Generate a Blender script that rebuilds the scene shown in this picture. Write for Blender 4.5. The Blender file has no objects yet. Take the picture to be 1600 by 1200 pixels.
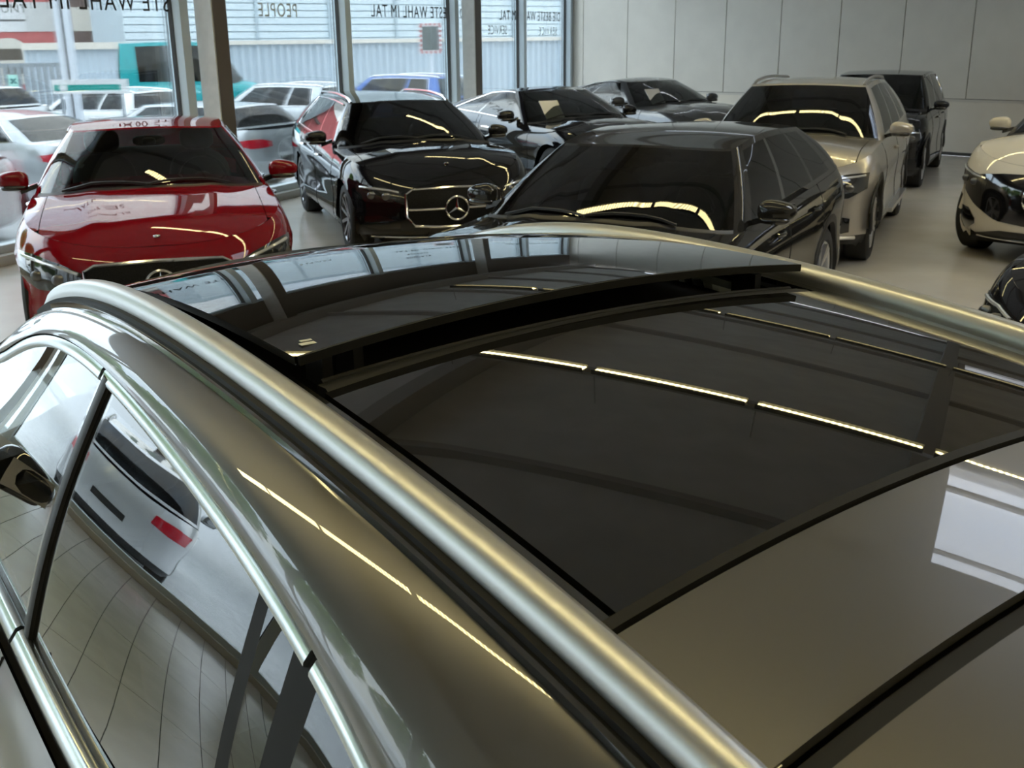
import bpy, bmesh, math, random
from mathutils import Vector, Matrix
random.seed(7)
PI = math.pi
sc = bpy.context.scene
C = sc.collection

# ------------------------------------------------------------------ camera
CAM_H = 2.11
TH, ROLL = math.radians(17.85), math.radians(-.68)
cd = bpy.data.cameras.new('camera'); cam = bpy.data.objects.new('camera', cd); C.objects.link(cam)
cd.sensor_width = 36; cd.lens = 1680 / 1600 * 36; cd.clip_start = .02; cd.clip_end = 500
_f = Vector((0, math.cos(TH), -math.sin(TH))); _u = Vector((0, math.sin(TH), math.cos(TH))); _r = Vector((1, 0, 0))
_R = _r * math.cos(ROLL) + _u * math.sin(ROLL); _U = _u * math.cos(ROLL) - _r * math.sin(ROLL)
m = Matrix((_R, _U, -_f)).transposed().to_4x4(); m.translation = Vector((0, 0, CAM_H)); cam.matrix_world = m
cd.dof.use_dof = True; cd.dof.focus_distance = 1.75; cd.dof.aperture_fstop = 16
sc.camera = cam

# ------------------------------------------------------------------ sky and exposure
w = bpy.data.worlds.new('world'); sc.world = w; w.use_nodes = True
nt = w.node_tree; bg = nt.nodes['Background']
tc = nt.nodes.new('ShaderNodeTexCoord'); no = nt.nodes.new('ShaderNodeTexNoise'); cr = nt.nodes.new('ShaderNodeValToRGB')
no.inputs['Scale'].default_value = 2.2; no.inputs['Detail'].default_value = 5
cr.color_ramp.elements[0].position = .35; cr.color_ramp.elements[0].color = (.62, .78, 1, 1)
cr.color_ramp.elements[1].position = .6; cr.color_ramp.elements[1].color = (.95, .98, 1, 1)
nt.links.new(tc.outputs['Generated'], no.inputs['Vector']); nt.links.new(no.outputs['Fac'], cr.inputs['Fac'])
nt.links.new(cr.outputs['Color'], bg.inputs['Color'])
SKY_ZENITH = 5.2     # standard overcast sky: the zenith three times as bright as the horizon
sx = nt.nodes.new('ShaderNodeSeparateXYZ'); nt.links.new(tc.outputs['Generated'], sx.inputs[0])
def wmath(op, a, b):
    q = nt.nodes.new('ShaderNodeMath'); q.operation = op
    for i, v in enumerate((a, b)):
        if isinstance(v, (int, float)): q.inputs[i].default_value = v
        else: nt.links.new(v, q.inputs[i])
    return q.outputs[0]
nt.links.new(wmath('MULTIPLY', wmath('ADD', wmath('MULTIPLY', wmath('MAXIMUM', sx.outputs['Z'], 0.0), 2.0), 1.0), SKY_ZENITH / 3), bg.inputs['Strength'])
sc.view_settings.view_transform = 'Standard'; sc.view_settings.look = 'None'
sc.view_settings.gamma = 1; sc.view_settings.use_curve_mapping = False
sc.view_settings.exposure = 1.0
sc.cycles.use_denoising = True
sc.cycles.max_bounces = 9; sc.cycles.transparent_max_bounces = 24; sc.cycles.glossy_bounces = 5
sc.cycles.sample_clamp_indirect = 6
LED_STRENGTH = 13.0

# ------------------------------------------------------------------ materials
MATS = {}
def mat(name, col, rough=.5, metal=0, coat=0, spec=.5, noise=None, bump=None, coat_rough=.03, emit=None):
    if name in MATS: return MATS[name]
    M = bpy.data.materials.new(name); M.use_nodes = True
    n = M.node_tree.nodes; b = n['Principled BSDF']; ln = M.node_tree.links.new
    b.inputs['Base Color'].default_value = (*col, 1); b.inputs['Roughness'].default_value = rough
    b.inputs['Metallic'].default_value = metal; b.inputs['Coat Weight'].default_value = coat
    b.inputs['Coat Roughness'].default_value = coat_rough; b.inputs['Specular IOR Level'].default_value = spec
    if emit: b.inputs['Emission Color'].default_value = (*emit[0], 1); b.inputs['Emission Strength'].default_value = emit[1]
    if noise:
        t = n.new('ShaderNodeTexCoord'); q = n.new('ShaderNodeTexNoise'); q.inputs['Scale'].default_value = noise[0]; q.inputs['Detail'].default_value = 4
        r = n.new('ShaderNodeValToRGB'); a = noise[1]
        r.color_ramp.elements[0].position = .3; r.color_ramp.elements[1].position = .7
        r.color_ramp.elements[0].color = (*[c * (1 - a) for c in col], 1); r.color_ramp.elements[1].color = (*[min(1, c * (1 + a)) for c in col], 1)
        ln(t.outputs['Object'], q.inputs['Vector']); ln(q.outputs['Fac'], r.inputs['Fac']); ln(r.outputs['Color'], b.inputs['Base Color'])
    if bump:
        t = n.new('ShaderNodeTexCoord'); q = n.new('ShaderNodeTexNoise'); q.inputs['Scale'].default_value = bump[0]
        k = n.new('ShaderNodeBump'); k.inputs['Strength'].default_value = bump[1]; k.inputs['Distance'].default_value = .01
        ln(t.outputs['Object'], q.inputs['Vector']); ln(q.outputs['Fac'], k.inputs['Height']); ln(k.outputs['Normal'], b.inputs['Normal'])
    MATS[name] = M; return M
def glass(name, tint, refl=1.0, ior=1.5, rough=0.0):
    if name in MATS: return MATS[name]
    M = bpy.data.materials.new(name); M.use_nodes = True
    n = M.node_tree.nodes; ln = M.node_tree.links.new; n.clear()
    o = n.new('ShaderNodeOutputMaterial'); mx = n.new('ShaderNodeMixShader'); t = n.new('ShaderNodeBsdfTransparent'); g = n.new('ShaderNodeBsdfGlossy')
    f = n.new('ShaderNodeFresnel'); f.inputs['IOR'].default_value = ior
    mu = n.new('ShaderNodeMath'); mu.operation = 'MULTIPLY'; mu.inputs[1].default_value = refl; mu.use_clamp = True
    t.inputs['Color'].default_value = (*tint, 1); g.inputs['Roughness'].default_value = rough
    ln(f.outputs[0], mu.inputs[0]); ln(mu.outputs[0], mx.inputs[0]); ln(t.outputs[0], mx.inputs[1]); ln(g.outputs[0], mx.inputs[2]); ln(mx.outputs[0], o.inputs[0])
    MATS[name] = M; return M
def paint(name, col, metal=.0, rough=.35, flake=0):
    M = mat('paint_' + name, col, rough, metal, 1.0, .0 if metal == 0 else .2)
    return M
BLACKP = mat('black_plastic', (.012, .012, .013), .45)
GLOSSB = mat('gloss_black', (.006, .006, .007), .08, 0, 1)
RUBBER = mat('rubber', (.012, .012, .012), .75, bump=(60, .1))
CHROME = mat('chrome', (.78, .78, .78), .12, 1)
ALLOY = mat('alloy', (.62, .62, .64), .28, 1)
ALLOYD = mat('alloy_dark', (.2, .2, .21), .3, 1)
SEAT = mat('seat_leather', (.02, .02, .021), .5, bump=(80, .1))
UNDER = mat('underbody', (.008, .008, .008), .9)
LENS = mat('lamp_lens', (.02, .022, .025), .04, 0, 1)
LAMPW = mat('lamp_reflector', (.75, .77, .8), .15, .6)
REDL = mat('red_lens', (.55, .012, .03), .12, 0, 1)
WHITEP = mat('white_plate', (.8, .8, .8), .4)

# ------------------------------------------------------------------ mesh helpers
class MB:
    def __init__(s): s.v = []; s.f = []
    def box(s, x0, x1, y0, y1, z0, z1):
        b = len(s.v)
        s.v += [(x, y, z) for z in (z0, z1) for y in (y0, y1) for x in (x0, x1)]
        for q in ((0, 2, 3, 1), (4, 5, 7, 6), (0, 1, 5, 4), (2, 6, 7, 3), (0, 4, 6, 2), (1, 3, 7, 5)): s.f.append(tuple(b + i for i in q))
        return s
    def obox(s, c, ax, ay, az):   # oriented box: centre and three half axes
        b = len(s.v); c, ax, ay, az = map(Vector, (c, ax, ay, az))
        s.v += [tuple(c + ax * i + ay * j + az * k) for k in (-1, 1) for j in (-1, 1) for i in (-1, 1)]
        for q in ((0, 2, 3, 1), (4, 5, 7, 6), (0, 1, 5, 4), (2, 6, 7, 3), (0, 4, 6, 2), (1, 3, 7, 5)): s.f.append(tuple(b + i for i in q))
        return s
    def grid(s, rows, closed=False, flip=False):
        b = len(s.v); n = len(rows[0])
        for r in rows: s.v += [tuple(p) for p in r]
        for i in range(len(rows) - 1):
            for j in range(n if closed else n - 1):
                k = (j + 1) % n
                q = (b + i * n + j, b + i * n + k, b + (i + 1) * n + k, b + (i + 1) * n + j)
                s.f.append(q[::-1] if flip else q)
        return s
    def tube(s, pts, r, n=8, closed=False, cap=True):
        pts = [Vector(p) for p in pts]; rings = []
        N = len(pts); up0 = Vector((0, 0, 1))
        for i, p in enumerate(pts):
            a = pts[(i - 1) % N] if (closed or i) else p; c = pts[(i + 1) % N] if (closed or i < N - 1) else p
            t = (c - a).normalized(); u = up0 if abs(t.z) < .95 else Vector((1, 0, 0))
            x = t.cross(u).normalized(); y = x.cross(t)
            rr = r[i] if isinstance(r, (list, tuple)) else r
            rings.append([p + x * math.cos(2 * PI * k / n) * rr + y * math.sin(2 * PI * k / n) * rr for k in range(n)])
        if closed: rings.append(rings[0])
        b = len(s.v); s.grid(rings, True)
        if cap and not closed:
            s.f.append(tuple(b + k for k in range(n))[::-1]); s.f.append(tuple(b + (N - 1) * n + k for k in range(n)))
        return s
    def sweep(s, pts, prof, nrm):  # profile (list of (a,b)) swept; a along side=t x nrm, b along nrm
        rings = []; N = len(pts); pts = [Vector(p) for p in pts]
        for i, p in enumerate(pts):
            t = (pts[min(i + 1, N - 1)] - pts[max(i - 1, 0)]).normalized()
            u = Vector(nrm[i] if isinstance(nrm, list) else nrm); x = t.cross(u).normalized(); y = x.cross(t)
            pr = prof(i / (N - 1)) if callable(prof) else prof
            rings.append([p + x * a + y * bb for a, bb in pr])
        b = len(s.v); n = len(rings[0]); s.grid(rings, True)
        s.f.append(tuple(b + k for k in range(n))[::-1]); s.f.append(tuple(b + (N - 1) * n + k for k in range(n)))
        return s
    def lathe(s, prof, n=32, axis='y', c=(0, 0, 0)):  # prof (axial, r)
        rings = []
        for a, r in prof:
            rg = []
            for k in range(n):
                q = 2 * PI * k / n
                if axis == 'y': rg.append((c[0] + r * math.cos(q), c[1] + a, c[2] + r * math.sin(q)))
                elif axis == 'z': rg.append((c[0] + r * math.cos(q), c[1] + r * math.sin(q), c[2] + a))
                else: rg.append((c[0] + a, c[1] + r * math.cos(q), c[2] + r * math.sin(q)))
            rings.append(rg)
        s.grid(rings, True, axis == 'y'); return s
    def blob(s, c, rx, ry, rz, p=2.5, nu=20, nv=12):   # superellipsoid
        sg = lambda a, e: math.copysign(abs(a) ** e, a)
        rows = []
        for i in range(nv + 1):
            th = -PI / 2 + PI * i / nv
            rows.append([(c[0] + rx * sg(math.cos(th), 2 / p) * sg(math.cos(2 * PI * k / nu), 2 / p), c[1] + ry * sg(math.cos(th), 2 / p) * sg(math.sin(2 * PI * k / nu), 2 / p), c[2] + rz * sg(math.sin(th), 2 / p)) for k in range(nu)])
        s.grid(rows, True); return s
    def mesh(s, name, m, smooth=True, ang=40):
        me = bpy.data.meshes.new(name); me.from_pydata([tuple(v) for v in s.v], [], s.f); me.materials.append(m)
        bm = bmesh.new(); bm.from_mesh(me); bmesh.ops.remove_doubles(bm, verts=bm.verts, dist=1e-5); bmesh.ops.dissolve_degenerate(bm, dist=1e-6, edges=bm.edges)
        bmesh.ops.recalc_face_normals(bm, faces=bm.faces); bm.to_mesh(me); bm.free()
        if smooth:
            me.shade_smooth(); me.set_sharp_from_angle(angle=math.radians(ang))
        return me
    def build(s, name, m, parent=None, smooth=True, ang=40):
        return link(name, s.mesh(name, m, smooth, ang), parent)
def link(name, me, parent=None):
    o = bpy.data.objects.new(name, me); C.objects.link(o)
    if parent: o.parent = parent
    return o
def tag(o, label, cat, group=None):
    o['label'] = label; o['category'] = cat
    if group: o['group'] = group
    return o
def struct(o): o['kind'] = 'structure'; return o
def empty(name, loc=(0, 0, 0), rz=0):
    o = bpy.data.objects.new(name, None); C.objects.link(o); o.location = loc; o.rotation_euler = (0, 0, rz); o.empty_display_size = .2
    return o
def lerp(a, b, t): return a + (b - a) * t
def interp(tab, x):
    if x <= tab[0][0]: return tab[0][1]
    for (a, va), (b, vb) in zip(tab, tab[1:]):
        if x <= b: return lerp(va, vb, (x - a) / (b - a) if b > a else 0)
    return tab[-1][1]
def cinterp(tab, x):   # smooth (Catmull-Rom style Hermite) interpolation
    n = len(tab)
    if x <= tab[0][0]: return tab[0][1]
    if x >= tab[-1][0]: return tab[-1][1]
    i = max(k for k in range(n - 1) if tab[k][0] <= x)
    x0, y0 = tab[i]; x1, y1 = tab[i + 1]; h = x1 - x0; t = (x - x0) / h
    d = lambda k: (tab[k + 1][1] - tab[k - 1][1]) / (tab[k + 1][0] - tab[k - 1][0]) if 0 < k < n - 1 else ((tab[1][1] - tab[0][1]) / (tab[1][0] - tab[0][0]) if k == 0 else (tab[-1][1] - tab[-2][1]) / (tab[-1][0] - tab[-2][0]))
    return (2 * t**3 - 3 * t * t + 1) * y0 + (t**3 - 2 * t * t + t) * h * d(i) + (-2 * t**3 + 3 * t * t) * y1 + (t**3 - t * t) * h * d(i + 1)
def text_mesh(name, s, size, m, depth=.002, tracking=1.0, align='CENTER'):
    cu = bpy.data.curves.new(name, 'FONT'); cu.body = s; cu.size = size; cu.extrude = depth; cu.space_character = tracking; cu.align_x = align; cu.resolution_u = 3
    o = bpy.data.objects.new(name, cu); C.objects.link(o)
    dg = bpy.context.evaluated_depsgraph_get(); me = bpy.data.meshes.new_from_object(o.evaluated_get(dg))
    bpy.data.objects.remove(o); bpy.data.curves.remove(cu); me.materials.clear(); me.materials.append(m); me.name = name
    return me
# ------------------------------------------------------------------ car builder
# local frame: +X forward, +Y left, origin on the ground at mid-length
def star_mesh(name, R, m):
    mb = MB(); N = 28
    mb.tube([(0, R * math.cos(2 * PI * k / N), R * math.sin(2 * PI * k / N)) for k in range(N)], R * .085, 6, True)
    for k in range(3):
        a = PI / 2 + k * 2 * PI / 3; d = Vector((0, math.cos(a), math.sin(a))); s = Vector((0, -d.z, d.y))
        b = len(mb.v); c = d * R * -.02
        pts = [d * R * .95, s * R * .13 + d * R * .1, d * -R * .12, s * -R * .13 + d * R * .1, Vector((R * .13, 0, 0)), Vector((-R * .13, 0, 0))]
        mb.v += [tuple(p) for p in pts]
        for i in range(4): mb.f += [(b + i, b + (i + 1) % 4, b + 4), (b + (i + 1) % 4, b + i, b + 5)]
    return mb.mesh(name, m, True, 20)
WHEELS = {}
def wheel_meshes(R, wd, style):
    k = (R, wd, style)
    if k in WHEELS: return WHEELS[k]
    r = R * .70; h = wd / 2
    ty = MB().lathe([(-h * .8, r), (-h, r * 1.06), (-h * .98, R * .93), (-h * .8, R), (h * .8, R), (h * .98, R * .93), (h, r * 1.06), (h * .8, r), (-h * .8, r)], 40).mesh('tyre', RUBBER)
    rm = MB().lathe([(h * .86, r * 1.0), (h * .94, r * .97), (h * .86, r * .92), (h * .3, r * .88), (-h * .8, r * .86)], 40)
    n = {5: 5, 10: 10}.get(style, 7)
    for i in range(n):
        a = 2 * PI * i / n
        for da in ((-.13, .13) if style == 5 else (0,)):
            d0 = Vector((math.cos(a), 0, math.sin(a))); d1 = Vector((math.cos(a + da), 0, math.sin(a + da))); s = Vector((-d1.z, 0, d1.x))
            p0 = d0 * r * .12 + Vector((0, h * .62, 0)); p1 = d1 * r * .95 + Vector((0, h * .86, 0)); wv = r * (.075 if style == 5 else .07)
            rm.obox((p0 + p1) / 2, (p1 - p0) / 2, s * wv, Vector((0, h * .12, 0)))
    rm.lathe([(h * .45, r * .2), (h * .8, r * .18), (h * .84, .001)], 20)
    rim = rm.mesh('rim', ALLOYD if style == 10 else ALLOY, True, 30)
    disc = MB().lathe([(-h * .1, r * .72), (h * .02, r * .72), (h * .02, .01)], 28).mesh('brake_disc', ALLOYD)
    WHEELS[k] = (ty, rim, disc); return WHEELS[k]
SEATM = {}
def seat_meshes():
    if SEATM: return SEATM
    SEATM['b'] = MB().blob((0, 0, .30), .085, .25, .33, 3.2).mesh('backrest', SEAT)
    SEATM['c'] = MB().blob((.26, 0, .02), .27, .25, .09, 3.5).mesh('seat_cushion', SEAT)
    SEATM['h'] = MB().blob((-.06, 0, .74), .055, .135, .095, 3).tube([(-.04, .06, .58), (-.06, .06, .7)], .008, 6).tube([(-.04, -.06, .58), (-.06, -.06, .7)], .008, 6).mesh('headrest', SEAT)
    SEATM['r'] = MB().blob((0, 0, .28), .09, .62, .30, 4).mesh('rear_bench', SEAT)
    SEATM['w'] = MB().tube([(.0 + .045 * math.sin(2 * PI * k / 24), .185 * math.cos(2 * PI * k / 24), .18 * math.sin(2 * PI * k / 24)) for k in range(24)], .014, 6, True).blob((.03, 0, -.01), .03, .07, .06, 2.5, 12, 8).obox((.02, 0, 0), (.008, 0, 0), (0, .17, 0), (0, 0, .018)).mesh('steering_wheel', BLACKP)
    return SEATM
class Car:
    def __init__(c, **p):
        q = dict(L=4.69, W=1.81, H=1.44, FO=.79, WB=2.84, R=.33, tw=.23, rim=5, zb=.2, hood0=.74, cowl=.97, belt=.94, beltr=.99,
                 xc=1.12, xh=1.95, xr=3.3, xrb=.55, Df=.72, nf=2.6, Dr=.55, nr=3.2, crown=.085, hwr=.565, rcrown=.055, win=((.05, .43), (.46, .86)), quarter=None,
                 paint=None, roofmat=None, trim=None, clad=None, tint=(.16, .18, .18), tint_r=(.10, .11, .11), wref=1.0, sedan=True, rails=None, doors=((1.25, 2.35), (2.37, 3.35)),
                 hood1=None, headerdrop=.10, reardrop=.09, tumble=.09, lip=None, shape_front=None)
        q.update(p); c.__dict__.update(q); c.hw = c.W / 2
        L = c.L
        h1 = c.hood1 or lerp(c.hood0, c.cowl, .62)
        c.ztab = [(0, c.hood0 - .05), (.12, c.hood0), (.62, h1), (c.xc + .15, c.cowl - c.crown * .6), (c.xc + .7, c.belt), (c.xr, lerp(c.belt, c.beltr, .7)), (L - c.xrb * .9, c.beltr), (L, c.beltr - (.05 if c.sedan else .02))]
        zt = [(c.xh - .02, c.H - c.headerdrop), ((c.xh + c.xr) * .47, c.H - c.rcrown - .005), (c.xr, c.H - c.reardrop)]
        c.rtab = zt
    soff = [(0, -.08), (.07, -.03), (.2, -.005), (.42, -.018), (.62, -.004), (.72, 0), (.82, -.012), (.93, -.04), (1, -.075)]
    foff = [(0, -.14), (.08, -.05), (.25, -.005), (.5, 0), (.7, -.012), (.85, -.04), (.95, -.085), (1, -.13)]
    roff = [(0, .14), (.1, .03), (.35, 0), (.6, .01), (.85, .03), (1, .07)]
    def ztop(c, x): return cinterp(c.ztab, c.L / 2 - x)
    def hoodz(c, x, y):
        ff = max(0, min(1, (c.L / 2 - .13 - x) / .32)); k = c.crown * (ff * (2 - ff)) ** .8
        ht = c.hw + c.soff[-1][1]; xf = c.L / 2 + c.foff[-1][1]; dx = (x - (xf - c.Df)) / c.Df
        yo = ht if dx <= 0 else ht * max(1e-6, 1 - min(1, dx) ** c.nf) ** (1 / c.nf)
        v = min(1, abs(y) / max(.02, yo)); return c.ztop(x) + k * (1 - v * v) + .009 * ff * math.exp(-((abs(y) - .42) / .08) ** 2) * (1 - v * v) * 1.5
    def tub(c, kind, t, f):
        hw = c.hw + cinterp(c.soff, f); xF = c.L / 2 + cinterp(c.foff, f); xR = -c.L / 2 + cinterp(c.roff, f)
        if kind == 'F': x = xF - c.Df * (1 - math.cos(t) ** (2 / c.nf)) if t < PI / 2 else xF - c.Df; y = hw * math.sin(t) ** (2 / c.nf)
        elif kind == 'R': x = xR + c.Dr * (1 - math.cos(t) ** (2 / c.nr)) if t < PI / 2 else xR + c.Dr; y = hw * math.sin(t) ** (2 / c.nr)
        else: x = lerp(xF - c.Df, xR + c.Dr, t); y = hw
        # plan taper towards the tail
        s = max(0, (-x - c.L * .12) / (c.L * .38)); y *= 1 - .05 * s * s
        zb = c.zb + .03 * max(0, (abs(x) - c.L / 2 + .5) / .5)
        return Vector((x, y, zb + f * (c.ztop(x) - zb)))
    def per(c, NF=22, NS=72, NR=14):
        P = [('F', PI / 2 * i / NF) for i in range(NF)] + [('S', i / NS) for i in range(NS + 1)] + [('R', PI / 2 * (1 - i / NR)) for i in range(1, NR + 1)]
        return P
    def fpoint(c, y, z, out=0.0):      # a point on the front (or wrapping corner) at lateral y and height z
        f = .5; s = 1 if y >= 0 else -1
        for _ in range(6):
            hw = c.hw + cinterp(c.soff, f); a = min(.9995, abs(y) / hw); t = math.asin(a ** (c.nf / 2)); p = c.tub('F', t, f)
            zb = c.zb; ztp = c.ztop(p.x); f = max(0, min(1, (z - zb - .03) / (ztp - zb - .03)))
        e = 1e-3; pa = c.tub('F', min(PI / 2, t + e), f); pb = c.tub('F', max(0, t - e), f); pc = c.tub('F', t, min(1, f + e)); pd = c.tub('F', t, max(0, f - e))
        n = (pa - pb).cross(pc - pd).normalized()
        if n.x < 0 and n.y < 0 or n.dot(Vector((1, .3, 0))) < 0: n = -n
        q = p + n * out; return Vector((q.x, q.y * s, q.z))
    def rpoint(c, y, z, out=0.0):
        f = .5; s = 1 if y >= 0 else -1
        for _ in range(6):
            hw = c.hw + cinterp(c.soff, f); a = min(.9995, abs(y) / hw); t = math.asin(a ** (c.nr / 2)); p = c.tub('R', t, f)
            f = max(0, min(1, (z - c.zb - .03) / (c.ztop(p.x) - c.zb - .03)))
        n = Vector((-1, .0 + 1.2 * a ** 4, .1)).normalized(); q = p + n * out
        return Vector((q.x, q.y * s, q.z))
    def spoint(c, x, z, side, out=0.0):
        f = max(0, min(1, (z - c.zb) / (c.ztop(x) - c.zb))); xF = c.L / 2 + cinterp(c.foff, f); xR = -c.L / 2 + cinterp(c.roff, f)
        t = (x - (xF - c.Df)) / ((xR + c.Dr) - (xF - c.Df)); p = c.tub('S', max(0, min(1, t)), f)
        return Vector((x, (p.y + out) * side, p.z))
    def patch(c, name, cols, m, parent, out=.006, fn=None, nx=None, nz=5, th=.012, mirror=False):
        fn = fn or c.fpoint; N = nx or max(6, 4 * len(cols)); res = []
        y0, y1 = cols[0][0], cols[-1][0]
        lo = [(q[0], q[1]) for q in cols]; hi = [(q[0], q[2]) for q in cols]
        for sg in ((1, -1) if mirror else (1,)):
            def P(o): return [[fn(sg * lerp(y0, y1, i / N), lerp(interp(lo, lerp(y0, y1, i / N)), interp(hi, lerp(y0, y1, i / N)), j / nz), o) for i in range(N + 1)] for j in range(nz + 1)]
            A = P(out); B = P(out - th); mb = MB().grid(A).grid(B)
            ring = lambda G: G[0] + [r[-1] for r in G[1:]] + G[-1][-2::-1] + [r[0] for r in G[-2:0:-1]]
            mb.grid([ring(A), ring(B)], True); res.append(mb.build(name, m, parent, True, 35))
        return res
    def build(c, name, loc, rz, label, cat='car', greenhouse=True):
        root = empty(name, (loc[0], loc[1], loc[2] if len(loc) > 2 else 0), rz); tag(root, label, cat); c.root = root
        PM = c.paint; L2 = c.L / 2
        per = c.per(); fr = [0, .04, .08, .14, .2, .28, .36, .44, .52, .58, .64, .70, .76, .82, .88, .93, .97, 1.0]
        half = [[c.tub(k, t, f) for k, t in per] for f in fr]
        n = len(per); groups = {}
        ax = [L2 - c.FO, L2 - c.FO - c.WB]; ra = c.R + .05
        for sg in (1, -1):
            V = [[Vector((p.x, p.y * sg, p.z)) for p in row] for row in half]
            ins = [[False] * n for _ in fr]
            for i in range(len(fr)):
                for j in range(n):
                    p = V[i][j]
                    if abs(p.y) > c.hw * .62:
                        for a in ax:
                            if (p.x - a) ** 2 + (p.z - c.R) ** 2 < ra * ra: ins[i][j] = a
            for i in range(len(fr) - 1):
                for j in range(n - 1):
                    q = [(i, j), (i, j + 1), (i + 1, j + 1), (i + 1, j)]
                    if all(ins[a][b] is not False for a, b in q): continue
                    pts = []
                    for a, b in q:
                        p = V[a][b]
                        if ins[a][b] is not False:
                            d = Vector((p.x - ins[a][b], p.z - c.R)); d = d.normalized() * ra if d.length > 1e-6 else Vector((0, ra))
                            p = Vector((ins[a][b] + d.x, p.y, max(c.R + d.y, .0)))
                        pts.append(p)
                    k, t = per[j]; xm = L2 - sum(p.x for p in pts) / 4; fm = (fr[i] + fr[i + 1]) / 2; key = 'body'
                    if k == 'F' and fm < .6 and t < 1.35: key = 'front_bumper'
                    elif k == 'R' and fm < .5: key = 'rear_bumper'
                    elif k == 'S' and fm > .1 and abs(pts[0].y) > .5:
                        for di, (a, b) in enumerate(c.doors):
                            if a < xm < b and not (di == 1 and ((L2 - xm) - ax[1]) ** 2 + (pts[0].z - c.R) ** 2 < (ra + .07) ** 2): key = 'door%d%d' % (di, sg)
                    if c.clad and fm < c.clad and k != 'x': key = 'sill_cladding'
                    mb = groups.setdefault(key, MB()); b = len(mb.v); mb.v += [tuple(p) for p in pts]; mb.f.append((b, b + 1, b + 2, b + 3))
        for key, mb in groups.items():
            o = mb.build('door' if key.startswith('door') else key, BLACKP if key == 'sill_cladding' else PM, root, True, 50)
            if key.startswith('door'):
                sg = 1 if key[5:] == '1' else -1; di = int(key[4]); a, b = c.doors[di]; x = L2 - b + .2; z = c.ztop(x) - .13
                hp = [c.spoint(x + .18 - .18 * k / 4, z, sg, .012 + .026 * math.sin(PI * k / 4)) for k in range(5)]
                MB().tube(hp, .014, 8).build('door_handle', c.trim or PM, o)
        # shut lines
        for a, b in c.doors:
            for x in ((a, b) if a == c.doors[0][0] else (b,)):
                for sg in (1, -1):
                    zs = [c.zb + .06 + (c.ztop(L2 - x) - c.zb - .06) * k / 10 for k in range(11)]
                    pts = [c.spoint(L2 - x, z, sg, .0005) for z in zs if (L2 - x - ax[1]) ** 2 + (z - c.R) ** 2 > (ra + .01) ** 2]
                    if len(pts) > 1: MB().tube(pts, .0035, 4).build('shut_line', UNDER, root)
        # bonnet
        NFp = 22; rows = []; idx = [j for j in range(1, n) if half[-1][j].x > L2 - c.xc - .62]
        vs = [-1 + 2 * k / 24 for k in range(25)]
        def cap(vv, lift=0): return [[(half[-1][j].x, half[-1][j].y * v, c.hoodz(half[-1][j].x, half[-1][j].y * v) + lift) for v in vv] for j in idx]
        yh = c.hw - .19
        def crow(j, y0, y1, k, lift=0): return [(half[-1][j].x, lerp(y0, y1, i / k), c.hoodz(half[-1][j].x, lerp(y0, y1, i / k)) + lift) for i in range(k + 1)]
        for sg in (1, -1):
            jj = [j for j in idx if half[-1][j].y > yh + .01]
            MB().grid([crow(j, sg * (yh + .004), sg * half[-1][j].y, 5) for j in jj]).build('fender', PM, root, True, 60)
        MB().grid([crow(j, -min(yh - .002, half[-1][j].y), min(yh - .002, half[-1][j].y), 28, .002) for j in idx]).build('hood', PM, root, True, 60)
        if c.clad:
            for a in ax:
                for sg in (1, -1):
                    rows = []
                    for q in range(31):
                        th = -.12 + (PI + .24) * q / 30
                        rows.append([c.spoint(a + r_ * math.cos(th), max(c.zb, c.R + r_ * math.sin(th)), sg, o_) for r_, o_ in ((ra - .012, -.03), (ra - .006, .006), (ra + .03, .010), (ra + .055, .004), (ra + .056, -.01))])
                    MB().grid(rows).build('wheel_arch_trim', BLACKP, root, True, 40)
        # dark mass inside the shell
        prof = [(L2 - .3, .17), (L2 - .22, .45), (L2 - .25, c.hood0 - .09), (L2 - .9, c.ztop(L2 - .9) - .04), (L2 - c.xc - .35, c.cowl - .09), (L2 - c.xc - .62, .5), (-L2 + .9, .5), (-L2 + .85, c.beltr - .14), (-L2 + .22, c.beltr - .16), (-L2 + .2, .3), (-L2 + .4, .17)]
        mb = MB(); k = len(prof); yy = c.hw - .30; mb.v = [(x, s * yy, z) for s in (-1, 1) for x, z in prof]
        mb.f = [tuple(range(k)), tuple(range(k, 2 * k))] + [(i, (i + 1) % k, k + (i + 1) % k, k + i) for i in range(k)]
        mb.box(-L2 + 1.3, L2 - 1.45, -c.hw + .12, c.hw - .12, .21, .45)
        mb.build('underbody', UNDER, root, False)
        if greenhouse: c.greenhouse()
        # wheels
        ty, rim, disc = wheel_meshes(c.R, c.tw, c.rim)
        for a in ax:
            for sg in (1, -1):
                o = link('wheel', ty, root); o.location = (a, sg * (c.hw - .035 - c.tw / 2), c.R)
                if sg < 0: o.rotation_euler = (0, 0, PI)
                o.rotation_euler.y = .3
                link('rim', rim, o); link('brake_disc', disc, o)
        return root
    # ---- glasshouse
    def gpoint(c, kind, t, g):
        L2 = c.L / 2; hb = c.hw - .078; Db, nb = .42, 2.3; Dt, ntp = .20, 2.6
        xcf = L2 - c.xc; xrb = -L2 + c.xrb; xh = L2 - c.xh; xr = L2 - c.xr
        def cont(xf, xb, hw, Df, nf, Dr, nr):
            if kind == 'F': return Vector((xf - Df * (1 - math.cos(min(t, PI / 2 - 1e-6)) ** (2 / nf)), hw * math.sin(t) ** (2 / nf), 0))
            if kind == 'R': return Vector((xb + Dr * (1 - math.cos(min(t, PI / 2 - 1e-6)) ** (2 / nr)), hw * math.sin(t) ** (2 / nr), 0))
            return Vector((lerp(xf - Df, xb + Dr, t), hw, 0))
        B = cont(xcf, xrb, hb, Db, nb, .22, 3.2)
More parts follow.
